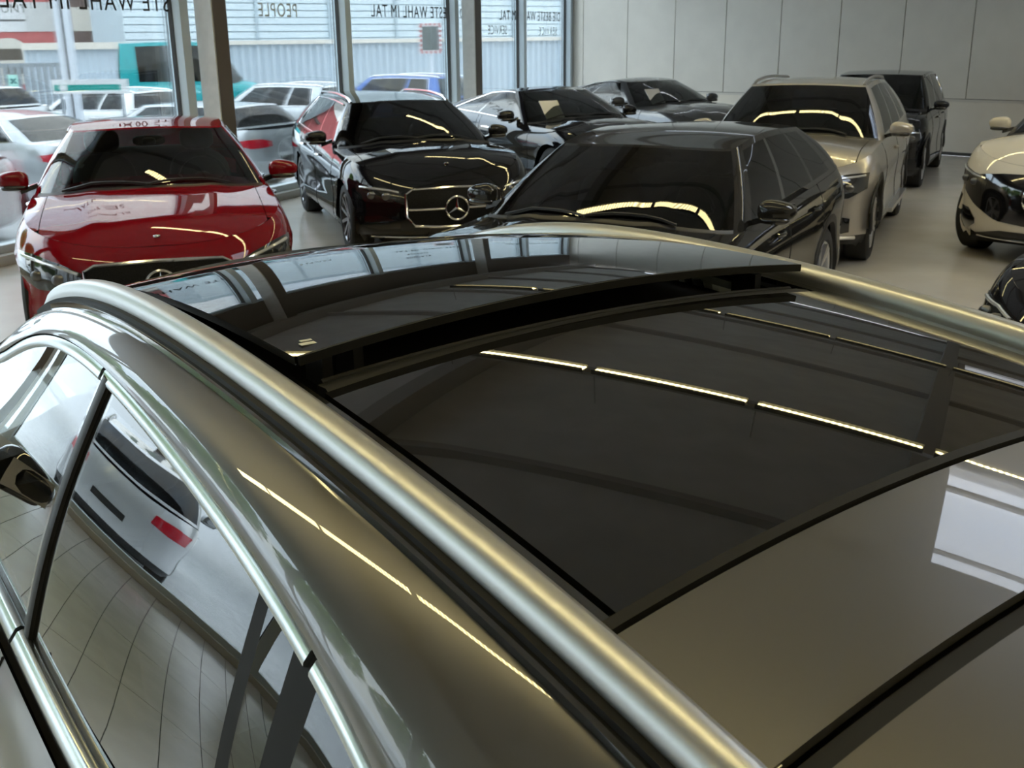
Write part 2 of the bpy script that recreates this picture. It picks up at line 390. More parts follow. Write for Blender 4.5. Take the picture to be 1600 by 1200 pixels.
        s = max(0, (-B.x - c.L * .12) / (c.L * .38)); B.y *= 1 - .05 * s * s
        T = cont(xh, xr, c.hwr, Dt, ntp, .14, 3.2)
        st = max(0, (-T.x - c.L * .1) / (c.L * .3)); T.y *= 1 - .06 * min(1, st) ** 2
        B.z = c.hoodz(B.x, B.y) if kind == 'F' else c.ztop(B.x) + (.01 if kind == 'R' else 0)
        if kind == 'R' and c.sedan: B.z = c.ztop(B.x) + c.tc * (1 - (B.y / hb) ** 2) if hasattr(c, 'tc') else c.ztop(B.x)
        T.z = cinterp(c.rtab, L2 - T.x) + (c.rcrown * .55 * (1 - (T.y / c.hwr) ** 2))
        p = B.lerp(T, g); bl = math.sin(PI * g)
        if kind == 'F': p += Vector((.018, 0, .02)) * bl * (1 - (t / (PI / 2)) ** 3)
        elif kind == 'S': p.y += .022 * bl
        else: p += Vector((-.025, 0, .012)) * bl
        if kind != 'S': p.y += .022 * bl * math.sin(t) ** 6
        return p
    def greenhouse(c):
        root = c.root; L2 = c.L / 2; NF, NR = 20, 14
        wins = list(c.win) + ([c.quarter] if c.quarter else [])
        cuts = sorted(set([k / 40 for k in range(41)] + [x for w_ in wins for x in w_]))
        P = [('F', PI / 2 * i / NF) for i in range(NF)] + [('S', t) for t in cuts] + [('R', PI / 2 * (1 - i / NR)) for i in range(1, NR + 1)]
        G = [0, .035, .08, .2, .35, .5, .65, .8, .92, .965, 1]
        half = [[c.gpoint(k, t, g) for k, t in P] for g in G]; n = len(P); groups = {}
        tW = PI / 2 * (NF - 4) / NF; tR = PI / 2 * (NR - 3) / NR
        for sg in (1, -1):
            for i in range(len(G) - 1):
                g = (G[i] + G[i + 1]) / 2
                for j in range(n - 1):
                    k, t = P[j]; k2, t2 = P[j + 1]; key = 'pillar_frame'
                    if k == 'F' and t2 <= tW + 1e-6 and k2 == 'F':
                        key = 'cowl' if g < .035 else ('windshield' if g < .965 else 'pillar_frame')
                    elif k == 'S' and k2 == 'S':
                        m_ = (t + t2) / 2; hit = None
                        for wi, (a, b) in enumerate(wins):
                            if a < m_ < b: hit = wi
                        if .08 < g < .92: key = 'win%d%d' % (hit, sg) if hit is not None else ('b_pillar%d' % sg if wins[0][1] <= m_ <= wins[1][0] else key)
                    elif k2 == 'R' and t2 < tR - 1e-6 and (k == 'S' or t <= tR + 1e-6): key = 'rear_window' if .12 < g < .93 else key
                    mb = groups.setdefault(key, MB()); b = len(mb.v)
                    mb.v += [(half[a][q].x, half[a][q].y * sg, half[a][q].z) for a, q in ((i, j), (i, j + 1), (i + 1, j + 1), (i + 1, j))]; mb.f.append((b, b + 1, b + 2, b + 3))
        for key, mb in groups.items():
            if key.startswith('win') and key != 'windshield':
                o = mb.build('side_window', glass('glass_side_%.2f' % c.tint_r[0], c.tint_r, c.wref), root, True, 60)
            elif key == 'windshield': mb.build(key, glass('glass_front_%.2f' % c.tint[0], c.tint, c.wref), root, True, 60)
            elif key == 'rear_window': mb.build(key, glass('glass_side_%.2f' % c.tint_r[0], c.tint_r, c.wref), root, True, 60)
            else: mb.build('b_pillar' if key.startswith('b_p') else key, GLOSSB if key.startswith('b_p') else (BLACKP if key == 'cowl' else c.paint), root, True, 60)
        # chrome line around the side glass
        if c.trim:
            a, b = wins[0][0], wins[-1][1]
            for sg in (1, -1):
                pts = [c.gpoint('S', lerp(a, b, k / 30), .93) for k in range(31)] + [c.gpoint('S', b, g) for g in (.8, .5, .3)] + [c.gpoint('S', lerp(b, a, k / 20), .07) for k in range(21)]
                MB().tube([(p.x, (p.y + .004) * sg, p.z) for p in pts], .009, 6).build('window_trim', c.trim, root)
        # roof skin
        top = half[-1]; vs = [-1 + k / 12 for k in range(25)]
        rows = [[(p.x, p.y * v, p.z + c.rcrown * .45 * (1 - v * v) * min(1, max(0, .25 + abs(0)) * 4)) for v in vs] for p in top[1:]]
        k0 = top[1].z
        rows = []
        for p in top:
            if p.y < 1e-4: continue
            full = cinterp(c.rtab, L2 - p.x) + c.rcrown * .55
            rows.append([(p.x, p.y * v, p.z + (full - p.z) * max(0, (1 - v * v)) + .0) for v in vs])
        MB().grid(rows).build('roof', c.roofmat or c.paint, root, True, 60)
        if c.rails:
            for sg in (1, -1):
                xs = [lerp(L2 - c.xh - .12, L2 - c.xr + .02, k / 24) for k in range(25)]
                pts = [(x, sg * (c.hwr - .03 - .02 * max(0, k - 16) / 8), cinterp(c.rtab, L2 - x) + .002 + .03 * min(1, math.sin(PI * k / 24) * 5)) for k, x in enumerate(xs)]
                MB().tube(pts, .017, 8).build('roof_rail', c.rails, root)
        # boot lid for saloons
        if c.sedan:
            tp = [c.tub(k, t, 1.0) for k, t in c.per()]; tp = [p for p in tp if p.x < -L2 + c.xrb + .3 and p.y > 1e-4]
            MB().grid([[(p.x, p.y * v, p.z + .03 * (1 - v * v)) for v in vs] for p in tp]).build('trunk_lid', c.paint, root, True, 60)
        # cabin
        S = seat_meshes(); xs = L2 - c.xh - .32
        for sg in (1, -1):
            b = link('front_seat', S['b'], root); b.location = (xs, sg * .37, c.belt - .42); b.rotation_euler = (0, -.25, 0)
            link('seat_cushion', S['c'], b); link('headrest', S['h'], b)
        b = link('rear_bench', S['r'], root); b.location = (xs - .95, 0, c.belt - .40); b.rotation_euler = (0, -.3, 0)
        x0 = L2 - c.xc - .33
        MB().grid([[(x0 + a, (c.hw - .16) * v, c.cowl - .03 + b - .03 * abs(v)) for v in vs] for a, b in ((.34, -.02), (.1, .0), (-.05, .02), (-.2, .0), (-.26, -.06), (-.25, -.3))]).build('dashboard', BLACKP, root)
        o = link('steering_wheel', S['w'], root); o.location = (x0 - .42, .37, c.cowl - .02); o.rotation_euler = (0, -.42, 0)
        mz = c.H - c.headerdrop - .07
        MB().blob((L2 - c.xh + .02, 0, mz), .02, .12, .04, 3, 12, 8).blob((L2 - c.xh + .04, 0, mz - .005), .03, .05, .03, 3, 12, 8).build('rear_view_mirror', BLACKP, root)
        # wipers
        for y0, y1 in ((.55, -.05), (-.02, -.62)):
            pts = [c.wpoint(lerp(y0, y1, k / 6), .03 + .06 * math.sin(PI * k / 6)) for k in range(7)]
            MB().tube(pts, .009, 5).build('wiper', BLACKP, root)
        c.mirrors()
    def wpoint(c, y, g, out=.012):
        s = 1 if y >= 0 else -1; hb = lerp(c.hw - .078, c.hwr, g); t = math.asin(min(.999, abs(y) / hb) ** 1.2); p = c.gpoint('F', t, g)
        return Vector((p.x + out * .5, p.y * s, p.z + out))
    def mirrors(c, m=None):
        z = c.belt + .09; x = c.L / 2 - c.xc - .52
        for sg in (1, -1):
            y0 = (c.hw - .07)
            mm_ = MB().blob((x, sg * (c.hw + .07), z), .07, .115, .068, 2.7)
            mm_.v = [(vx + .03 * ((abs(vy) - c.hw + .05) / .24) * -1, vy, z + (vz - z) * (1.08 - .35 * max(0, (abs(vy) - c.hw - .02) / .17))) for vx, vy, vz in mm_.v]
            o = mm_.build('door_mirror', m or c.paint, c.root)
            MB().obox((x, sg * (c.hw - .04), z - .06), (.03, 0, 0), (0, .06, .02), (0, 0, .018)).blob((x + .002, sg * (c.hw + .06), z - .05), .062, .095, .024, 3).build('mirror_foot', GLOSSB, o)
            MB().obox((x - .073, sg * (c.hw + .075), z), (.004, 0, 0), (0, .085, 0), (0, 0, .045)).build('mirror_glass', CHROME, o, False)
# ------------------------------------------------------------------ the place
P0 = Vector((-5.144, 10.774, 0)); D = Vector((.395, .9187, 0)).normalized(); NI = Vector((D.y, -D.x, 0))
C0 = P0 + D * 16.5; EW = Vector((.728, -.685, 0)).normalized()
C1 = C0 + EW * 17; C3 = P0 - D * 22; C2 = C1 + (C3 - C0)
Z = Vector((0, 0, 1)); CEIL = 5.5; WTOP = 4.35
def wp(u, off=0, z=0): return P0 + D * u + NI * off + Z * z
def poly_slab(name, pts, z0, z1, m):
    b = MB(); n = len(pts)
    b.v = [(p.x, p.y, z0) for p in pts] + [(p.x, p.y, z1) for p in pts]
    b.f = [tuple(range(n))[::-1], tuple(range(n, 2 * n))] + [(i, (i + 1) % n, n + (i + 1) % n, n + i) for i in range(n)]
    return b.build(name, m, smooth=False)
FLOOR = mat('polished_screed', (.45, .42, .375), .2, noise=(1.3, .1), bump=(3, .02))
CEILM = mat('ceiling_boards', (.70, .685, .66), .7, noise=(2, .08))
BEAM = mat('beam_paint', (.40, .38, .355), .6)
WALLP = mat('wall_panel', (.62, .59, .53), .45, noise=(3, .03))
WALLW = mat('wall_base_panel', (.74, .69, .60), .5, noise=(3, .03))
FRAME = mat('frame_bluegrey', (.55, .64, .70), .35)
COLG = mat('column_grey', (.80, .80, .78), .5, noise=(8, .06))
COLB = mat('column_brown', (.13, .11, .095), .55)
DARKJ = mat('joint_dark', (.05, .05, .05), .8)
SILL = mat('sill_stone', (.55, .57, .57), .3)
PANE = glass('window_pane', (.93, .97, .97), .8)
LETTER = mat('lettering_black', (.01, .01, .01), .5)
LETTERW = mat('lettering_pale', (.55, .60, .62), .5)
fl = struct(poly_slab('floor', [C0 - NI * .3, C1, C2, C3 - NI * .3], -.3, 0, FLOOR))
cl = struct(poly_slab('ceiling', [C0 - NI * .3, C1, C2, C3 - NI * .3], CEIL, CEIL + .2, CEILM))
EL = Vector((.904, -.427, 0)).normalized(); NL = Vector((-EL.y, EL.x, 0))
def clip_seg(p, dr):    # part of a line that lies inside the room
    lo, hi = -60, 60
    for a, b in ((C0, C3), (C3, C2), (C2, C1), (C1, C0)):
        t = (b - a).normalized(); n = Vector((-t.y, t.x, 0)); s = (p - a).dot(n) - .02; k = dr.dot(n)
        if abs(k) < 1e-9: continue
        x = -s / k
        if k > 0: lo = max(lo, x)
        else: hi = min(hi, x)
    return lo, hi
for k in range(-5, 6):
    p = EL * (k * 4.6 + .25); lo, hi = clip_seg(p, NL)
    if hi - lo < 1: continue
    MB().obox(p + NL * (lo + hi) / 2 + Z * (CEIL - .16), NL * (hi - lo) / 2, EL * .11, Z * .159).build('beam', BEAM, cl, False)
for k in range(-8, 8):
    p = NL * (k * 2.9 + 5.8); lo, hi = clip_seg(p, EL)
    if hi - lo < 1: continue
    MB().obox(p + EL * (lo + hi) / 2 + Z * (CEIL - .06), EL * (hi - lo) / 2, NL * .05, Z * .059).build('purlin', BEAM, cl, False)
# strip planks laid between the foreground car and the windows
PLK = mat('floor_plank', (.45, .43, .40), .2, noise=(3, .08))
MB().obox(EL * -5.8 + NL * 1.6 + Z * .001, EL * 3.65, NL * 1.76, Z * .001).build('plank_underlay', DARKJ, fl, False)
pm = MB().obox((0, 0, 0), EL * .597, NL * .1215, Z * .003).mesh('plank', PLK, False)
for i in range(14):
    for j in range(6):
        o = link('plank', pm, fl); o.location = EL * (-9.4 + .62 + j * 1.2 + (.0, .36)[i % 2] * (1 if j < 5 else 0) * 0) + NL * (-.02 + i * .248) + Z * .004
# back wall with separate upright panels over a pale base
wb = struct(MB().obox((C0 + C1) / 2 - EW.cross(Z) * .14 + Z * CEIL / 2, EW * 8.5, EW.cross(Z) * .06, Z * (CEIL / 2 - .005)).build('wall_back', DARKJ, None, False))
NB = -EW.cross(Z) if (-EW.cross(Z)).y < 0 else EW.cross(Z)
wb.data.transform(Matrix.Translation(NB * -.0))
PW = 1.25
x = -.79; k = 0
while x < 16.9:
    a, b = max(x, .01) + .008, min(x + PW, 16.95) - .008
    MB().obox(C0 + EW * (a + b) / 2 + NB * -.03 + Z * (CEIL + .985) / 2, EW * (b - a) / 2, NB * .03, Z * (CEIL - .995) / 2).build('panel', WALLP, wb, False)
    x += PW
for a, b in ((.02, 5.6), (5.61, 11.2), (11.21, 16.9)):
    MB().obox(C0 + EW * (a + b) / 2 + NB * -.01 + Z * .5, EW * (b - a) / 2, NB * .035, Z * .44).build('base_panel', WALLW, wb, False)
MB().obox(C0 + EW * 8.5 + NB * .0 + Z * .96, EW * 8.45, NB * .04, Z * .02).build('ledge', WALLP, wb, False)
struct(MB().obox(C0 + EW * 8.5 + NB * .03 + Z * .03, EW * 8.45, NB * .012, Z * .029).build('baseboard_back', DARKJ, None, False))
struct(MB().obox((C1 + C2) / 2 - NI * -.1 + Z * CEIL / 2, D * 19.2, NI * .1, Z * CEIL / 2).build('wall_right', mat('wall_right_paint', (.55, .52, .47), .6, noise=(2, .03)), None, False))
struct(MB().obox((C2 + C3) / 2 - NB * -.1 + Z * CEIL / 2, EW * 8.5, NB * .1, Z * CEIL / 2).build('wall_front', mat('wall_front_paint', (.50, .48, .44), .6, noise=(2, .03)), None, False))
# window wall
MUL = [-21.9, -18, -14.5, -11, -7.5, -4, -.5, 3.0, 6.7, 10.4, 13.6, 16.4]
COLS = (-11, -4, 3.0, 10.4)
lint = struct(MB().obox(wp(-2.75, 0, (WTOP + CEIL) / 2), D * 19.25, NI * .15, Z * (CEIL - WTOP) / 2).build('wall_window', COLB, None, False))
struct(MB().obox(wp(-2.75, 0, .05), D * 19.25, NI * .17, Z * .0499).build('trim_1', SILL, None, False))
for i, (a, b) in enumerate(zip(MUL, MUL[1:])):
    g = struct(MB().obox(wp((a + b) / 2, -.03, (WTOP + .1) / 2), D * ((b - a) / 2 - .078), NI * .012, Z * ((WTOP - .1) / 2 - .002)).build('window_%d' % (i + 1), PANE, None, False))
    MB().obox(wp((a + b) / 2, 0, WTOP - .045), D * ((b - a) / 2 - .078), NI * .06, Z * .045).build('window_frame', FRAME, g, False)
    MB().obox(wp((a + b) / 2, 0, .14), D * ((b - a) / 2 - .078), NI * .06, Z * .04).build('window_frame', FRAME, g, False)
    MB().obox(wp(b if b < 16 else b - .02, .03, (WTOP + .1) / 2), D * .075, NI * .11, Z * (WTOP - .1) / 2).build('mullion', FRAME, g, False)
    for sg in (-1, 1):
        MB().obox(wp((b if b < 16 else b - .02) + sg * .08, .0, (WTOP + .1) / 2), D * .006, NI * .03, Z * (WTOP - .1) / 2).build('gasket', DARKJ, g, False)
for i, u in enumerate(COLS):
    r = MB().obox(wp(u + .30, .285, CEIL / 2), D * .135, NI * .125, Z * (CEIL / 2 - .001)).build('trim_%d' % (i + 2), COLG, None, False); struct(r)
    MB().obox(wp(u + .31, .4165, CEIL / 2), D * .125, NI * .006, Z * (CEIL / 2 - .002)).build('column_cladding', COLB, r, False)
# lettering on the panes (reads correctly from the street)
LR = Matrix((-D, Z, NI * -1)).transposed().to_4x4()
def letters(s, u, z, size, m, label, tracking=1.15):
    words = s.split(' '); total = text_mesh('probe', s, size, m, .0015, tracking); W = max(v.co.x for v in total.vertices) - min(v.co.x for v in total.vertices)
    mm = LR.copy(); mm.translation = wp(u, -.016, z)
    if len(words) == 1: o = link('window_lettering', total); o.matrix_world = mm; return tag(o, label, 'lettering')
    o = empty('window_lettering'); o.matrix_world = mm; x = -W / 2; ms = [text_mesh('word', w_, size, m, .0015, tracking, 'LEFT') for w_ in words]
    ws = [max(v.co.x for v in q.vertices) for q in ms]; gap = (W - sum(ws)) / (len(words) - 1)
    for q, w_ in zip(ms, ws): link('word', q, o).location = (x, 0, 0); x += w_ + gap
    return tag(o, label, 'lettering')
for u, nm in ((2.15, 'the red sedan'), (9.35, 'the black estate car'), (14.35, 'the two coupes')):
    letters('DIE BESTE WAHL IM TAL', u, 2.45, .272, LETTER, 'black reversed slogan lettering on the glass behind ' + nm, 1.16)
letters('PEOPLE', 5.15, 2.42, .25, LETTERW, 'pale reversed PEOPLE lettering on the window pane', 1.15)
letters('SERVICE', 12.55, 2.18, .24, LETTERW, 'pale reversed SERVICE lettering on the pane beside the slim column', 1.1)
letters('SERVICE', 15.3, 2.16, .24, LETTERW, 'pale reversed SERVICE lettering on the last pane before the wall', 1.3)
for u in (1.2, 8.5):
    nm = 'over the red sedan' if u < 5 else 'over the black estate car'
    letters('KLASSIGE', u, 3.3, .2, LETTER, 'upper KLASSIGE lettering on the glass ' + nm, 1.2)
    letters('SERVICE', u, 2.95, .2, LETTER, 'black SERVICE lettering above the slogan ' + nm, 1.2)
letters('Junge Sterne', -5.6, 2.2, .55, mat('lettering_white', (.85, .87, .87), .5), 'large white script lettering on a pane left of the foreground car', 1.0)
# rooflights: openings cut through the ceiling, glazed
for i, (p, a, b) in enumerate(((EL * 2.62 + NL * 7.25, 2.15, 1.35), (EL * 2.62 + NL * 15.75, 2.15, .65))):
    cut = MB().obox(p + Z * CEIL, EL * a, NL * b, Z * .6).build('cutter', BEAM, None, False)
    md = cl.modifiers.new('cut', 'BOOLEAN'); md.object = cut; md.solver = 'EXACT'
    me = bpy.data.meshes.new_from_object(cl.evaluated_get(bpy.context.evaluated_depsgraph_get()))
    cl.modifiers.remove(md); cl.data = me; bpy.data.objects.remove(cut)
    o = struct(MB().obox(p + Z * (CEIL + .15), EL * a, NL * b, Z * .01).build('window_%d' % (20 + i), glass('rooflight_pane', (.97, .97, .98), .5), None, False))
    fr = MB()
    for s in (-1, 1):
        fr.obox(p + NL * s * b + Z * (CEIL - .04), EL * (a + .05), NL * .05, Z * .039); fr.obox(p + EL * s * a + Z * (CEIL - .04), EL * .05, NL * (b - .05), Z * .039)
    fr.obox(p - NL * b * .62 + Z * (CEIL + .1), EL * (a - .01), NL * .012, Z * .03); fr.obox(p + NL * b * .55 + Z * (CEIL + .1), EL * (a - .01), NL * .05, Z * .03)
    fr.build('window_frame', BEAM, o, False)
# rows of tube lamps
TUBE = mat('lamp_tube', (1, .9, .6), .4, emit=((1.0, .84, .40), LED_STRENGTH))
LHOUS = mat('lamp_housing', (.03, .03, .03), .5)
_n = TUBE.node_tree.nodes; _l = TUBE.node_tree.links.new; _t = _n.new('ShaderNodeTexCoord'); _w = _n.new('ShaderNodeTexWave'); _m = _n.new('ShaderNodeMapRange')
_mp = _n.new('ShaderNodeMapping'); _mp.inputs['Rotation'].default_value = (0, 0, math.atan2(.427, .904)); _w.inputs['Scale'].default_value = 5.5   # single LEDs along the strip
_m.inputs['To Min'].default_value = LED_STRENGTH * .35; _m.inputs['To Max'].default_value = LED_STRENGTH * 1.65
_l(_t.outputs['Object'], _mp.inputs['Vector']); _l(_mp.outputs['Vector'], _w.inputs['Vector']); _l(_w.outputs['Fac'], _m.inputs['Value']); _l(_m.outputs['Result'], _n['Principled BSDF'].inputs['Emission Strength'])
for row, (dn, k0, k1, nm) in enumerate(((13.3, -7.5, 7, 'above the silver off-roader'), (7.68, -7.5, 8, 'above the black off-roader'), (2.1, -7.5, 8, 'above the foreground car roof'), (-3.5, -5, 7, 'behind the foreground car'))):
    zl = 4.9; mid = NL * dn + EL * (k0 + k1) / 2
    r = empty('tube_light_row', mid + Z * zl); tag(r, 'long row of yellow tube lamps hung from the ceiling, row ' + nm, 'lamp')
    off = -(mid + Z * zl)
    MB().obox(mid + Z * (zl + .06) + off, EL * (k1 - k0) / 2, NL * .035, Z * .03).build('track', BEAM, r, False)
    k = k0
    while k < k1 - 1:
        a = NL * dn + EL * (k + .04) + Z * zl + off; b = NL * dn + EL * (k + 1.50) + Z * zl + off
        h_ = MB().obox((a + b) / 2 + Z * .014, (b - a) / 2, NL * .085, Z * .016)
        for s_ in (-1, 1): h_.obox((a + b) / 2 + NL * s_ * .081 - Z * .026, (b - a) / 2, NL * .004, Z * .026)
        h_.build('lamp_housing', LHOUS, r, False)
        MB().obox((a + b) / 2 - Z * .006, (b - a) / 2 - EL * .01, NL * .072, Z * .003).build('diffuser', TUBE, r, False)
        c = a + Z * .07; MB().tube([c, c + Z * (CEIL - zl - .07)], .006, 6).build('hanger', BEAM, r)
        k += 1.55
# ------------------------------------------------------------------ outside
ASPH = mat('asphalt', (.42, .43, .44), .8, noise=(4, .12))
ZG = -.3
gp = [P0 + D * 90 - NI * .3, P0 - D * 60 - NI * .3, P0 - D * 60 - NI * 90, P0 + D * 90 - NI * 90]
struct(poly_slab('ground', gp, ZG - .1, ZG, ASPH))
def px(pxx, dist, z=0):      # a point on the bearing of photo column pxx at a ground distance
    a = (pxx - 800) / 1680 * math.cos(TH)
    v = Vector((a, 1, 0)).normalized(); return v * dist + Z * z
FENCE = mat('fence_metal', (.50, .57, .63), .45); FENCET = mat('fence_cap', (.72, .66, .58), .6)
def corrugated(name, a, b, z0, z1, m, pitch=.25, amp=.04):
    L = (b - a).length; t = (b - a) / L; n = Vector((t.y, -t.x, 0)); mb = MB(); N = int(L / pitch); front = []; back = []
    for i in range(N * 4 + 1):
        q = a + t * min(L, i * pitch / 4); o = amp if i % 4 in (1, 2) else -amp
        front.append(q + n * o)
    rows = [[p + Z * z for p in front] for z in (z0, z1)]
    mb.grid(rows); back = [[p - n * (amp * 2 + .02) + Z * z for p in (a, b)] for z in (z0, z1)]; mb.grid(back)
    return mb.build(name, m, None, False)
fa, fb = px(196, 34), px(1010, 44)
fe = empty('metal_fence', (fa + fb) / 2 + Z * ZG); tag(fe, 'pale blue corrugated metal fence behind the parked cars outside', 'fence')
o = corrugated('corrugated_sheet', fa, fb, ZG, 2.02, FENCE); o.parent = fe; o.matrix_parent_inverse = Matrix.Translation(-fe.location)
t = (fb - fa).normalized()
o = MB().obox((fa + fb) / 2 + Z * 2.06, t * ((fb - fa).length / 2), Vector((t.y, -t.x, 0)) * .12, Z * .06).build('fence_cap', FENCET, fe, False); o.matrix_parent_inverse = Matrix.Translation(-fe.location)
# ribbed pale facade behind the fence
ba, bb = px(205, 40), px(1060, 56); t = (bb - ba).normalized(); n = Vector((t.y, -t.x, 0)); bl = (bb - ba).length
bd = empty('industrial_building', (ba + bb) / 2 + Z * ZG); tag(bd, 'long pale industrial building with horizontal ribbed cladding behind the fence', 'building')
IM = Matrix.Translation(-bd.location)
FAC = mat('facade_boards', (.66, .74, .77), .55); FACD = mat('facade_joint', (.42, .50, .54), .7)
o = MB().obox((ba + bb) / 2 - n * 1.6 + Z * 4, t * bl / 2, n * 1.5, Z * 4.3).build('hall', FACD, bd, False); o.matrix_parent_inverse = IM
sm = MB().obox((0, 0, 0), t * bl / 2, n * .03, Z * .105).mesh('slat', FAC, False)
for k in range(33):
    o = link('slat', sm, bd); o.matrix_parent_inverse = IM; o.location = (ba + bb) / 2 - n * .07 + Z * (ZG + .15 + k * .245)
for k in range(9):
    o = MB().obox(ba + t * (bl * (k + .6) / 9) + Z * 4, t * .06, n * .02, Z * 4.2).build('seam_post', FACD, bd, False); o.matrix_parent_inverse = IM
# red building with sign, sheds and gate at the left
RED = mat('red_render', (.50, .12, .12), .7, noise=(3, .1)); CREAM = mat('cream_trim', (.66, .62, .54), .7); DKW = mat('dark_pane', (.10, .085, .07), .2)
ra, rb = px(-60, 46), px(200, 46); t = (rb - ra).normalized(); n = Vector((t.y, -t.x, 0)); rl = (rb - ra).length
rbd = empty('red_building', (ra + rb) / 2 + Z * ZG); tag(rbd, 'red rendered building with a white shop sign and arched window', 'building'); IM = Matrix.Translation(-rbd.location)
def rpart(name, mb, m, par=None):
    o = mb.build(name, m, par or rbd, False)
    if not par: o.matrix_parent_inverse = IM
    return o
rpart('wall', MB().obox((ra + rb) / 2 - n * 4 + Z * 3.6, t * rl / 2, n * 4, Z * 3.9), RED)
def rp(x, z, off=0): return px(x, 46) + Z * z + n * off
rpart('sign_board', MB().obox((rp(-30, 3.05, .06) + rp(43, 3.05, .06)) / 2, t * ((43 + 30) / 2 * 46 / 1680), n * .05, Z * .52), mat('sign_white', (.70, .70, .69), .5))
rpart('sign_board', MB().obox((rp(43, 3.05, .06) + rp(96, 3.05, .06)) / 2, t * (53 / 2 * 46 / 1680 - .02), n * .05, Z * .52), mat('sign_grey', (.60, .60, .58), .5))
for s, z, sz in (('DISCOUNT', 3.2, .42), ):
    me = text_mesh('sign_lettering', s, sz, mat('sign_letters', (.12, .12, .12), .5), .004, 1.05); o = link('sign_lettering', me, rbd); o.matrix_parent_inverse = IM
    mm = Matrix((t, Z, n)).transposed().to_4x4(); mm.translation = rp(6, z, .115); o.matrix_world = mm
sgn = rpart('sign_stripe', MB().obox(rp(6, 2.93, .115), t * 1.0, n * .004, Z * .035).obox(rp(12, 2.78, .115), t * .9, n * .004, Z * .02), mat('sign_letters', (.12, .12, .12), .5))
wf = MB(); cx, cz = 20, 1.75
arch = [(-.62, -1.1), (-.62, .15)] + [(-.62 * math.cos(a), .15 + .42 * math.sin(a)) for a in [PI * k / 8 for k in range(1, 8)]] + [(.62, .15), (.62, -1.1)]
b0 = len(wf.v)
for off in (.02, .10): wf.v += [tuple(rp(cx, cz) + t * a + Z * b + n * off) for a, b in arch]
na = len(arch); wf.f += [tuple(range(na)), tuple(range(na, 2 * na))] + [(i, (i + 1) % na, na + (i + 1) % na, na + i) for i in range(na)]
wo = rpart('window', wf, CREAM)
rpart('pane', MB().obox(rp(cx, cz - .02, .11), t * .42, n * .008, Z * .2).obox(rp(cx - 6, cz - .6, .11), t * .2, n * .008, Z * .12).obox(rp(cx + 10, cz - .6, .11), t * .2, n * .008, Z * .12), DKW)
BRN = mat('brown_timber', (.13, .085, .075), .7)
rpart('gable', MB().obox(rp(160, 3.0, .3), t * 1.15, n * .3, Z * .95), BRN)
rpart('gable_panel', MB().obox(rp(142, 2.95, .62), t * .42, n * .02, Z * .42), CREAM)
rpart('roof_edge', MB().obox(rp(150, 4.9, .3), t * 1.6, n * .4, Z * .12), BRN)
# light container in front of the red building
ca, cb = px(42, 37), px(193, 37); t2 = (cb - ca).normalized(); n2 = Vector((t2.y, -t2.x, 0))
co = empty('shed', (ca + cb) / 2 + Z * ZG); tag(co, 'pale blue grey metal shed with a tan roof edge beside the slatted gate', 'shed'); IM = Matrix.Translation(-co.location)
o = corrugated('corrugated_sheet', ca, cb, ZG, 1.95, FENCE, .16, .015); o.parent = co; o.matrix_parent_inverse = IM
o = MB().obox((ca + cb) / 2 - n2 * 1.2 + Z * .8, t2 * (cb - ca).length / 2, n2 * 1.1, Z * 1.1).build('shed_body', FENCE, co, False); o.matrix_parent_inverse = IM
o = MB().obox((ca + cb) / 2 - n2 * 1.1 + Z * 2.02, t2 * ((cb - ca).length / 2 + .06), n2 * 1.25, Z * .1).build('roof_edge', FENCET, co, False); o.matrix_parent_inverse = IM
o = MB().obox(cb + t2 * .12 - n2 * .4 + Z * .85, t2 * .12, n2 * .3, Z * 1.15).build('corner_post', BRN, co, False); o.matrix_parent_inverse = IM
# slatted gate
ga, gb = px(-40, 30), px(108, 30); t3 = (gb - ga).normalized(); n3 = Vector((t3.y, -t3.x, 0)); gl = (gb - ga).length
gt = empty('slatted_gate', (ga + gb) / 2 + Z * ZG); tag(gt, 'grey gate of upright metal slats with a green sign', 'gate'); IM = Matrix.Translation(-gt.location)
GATE = mat('gate_grey', (.30, .33, .36), .5)
sl = MB().obox((0, 0, 0), t3 * .055, n3 * .02, Z * .93).mesh('slat', GATE, False)
for k in range(int(gl / .15)):
    o = link('slat', sl, gt); o.matrix_parent_inverse = IM; o.location = ga + t3 * (.08 + k * .15) + Z * (.7)
for z in (1.6, -.15): o = MB().obox((ga + gb) / 2 - n3 * .05 + Z * z, t3 * gl / 2, n3 * .03, Z * .05).build('rail', GATE, gt, False); o.matrix_parent_inverse = IM
o = MB().obox(px(19, 29.9) + n3 * .04 + Z * 1.24, t3 * .11, n3 * .008, Z * .15).build('gate_sign', mat('sign_green', (.45, .80, .70), .5), gt, False); o.matrix_parent_inverse = IM
o = MB().obox(px(19, 29.9) + n3 * .05 + Z * 1.24, (t3 + Z) * .06, n3 * .003, (Z - t3) * .015).obox(px(19, 29.9) + n3 * .05 + Z * 1.24, (Z - t3) * .06, n3 * .003, (Z + t3) * .015).build('sign_mark', mat('sign_dark', (.06, .2, .2), .5), gt, False); o.matrix_parent_inverse = IM
# white post
pb = px(110, 24); po = MB().obox(Z * 1.75, (.14, 0, 0), (0, .08, 0), Z * 1.75).build('lamp_post', mat('post_white', (.72, .76, .82), .4), None, False)
po.location = pb + Z * ZG; tag(po, 'tall white rectangular post standing outside behind the parked cars', 'post')
MB().obox((.01, -.085, 1.75), (.02, 0, 0), (0, .006, 0), Z * 1.72).build('groove', DARKJ, po, False)
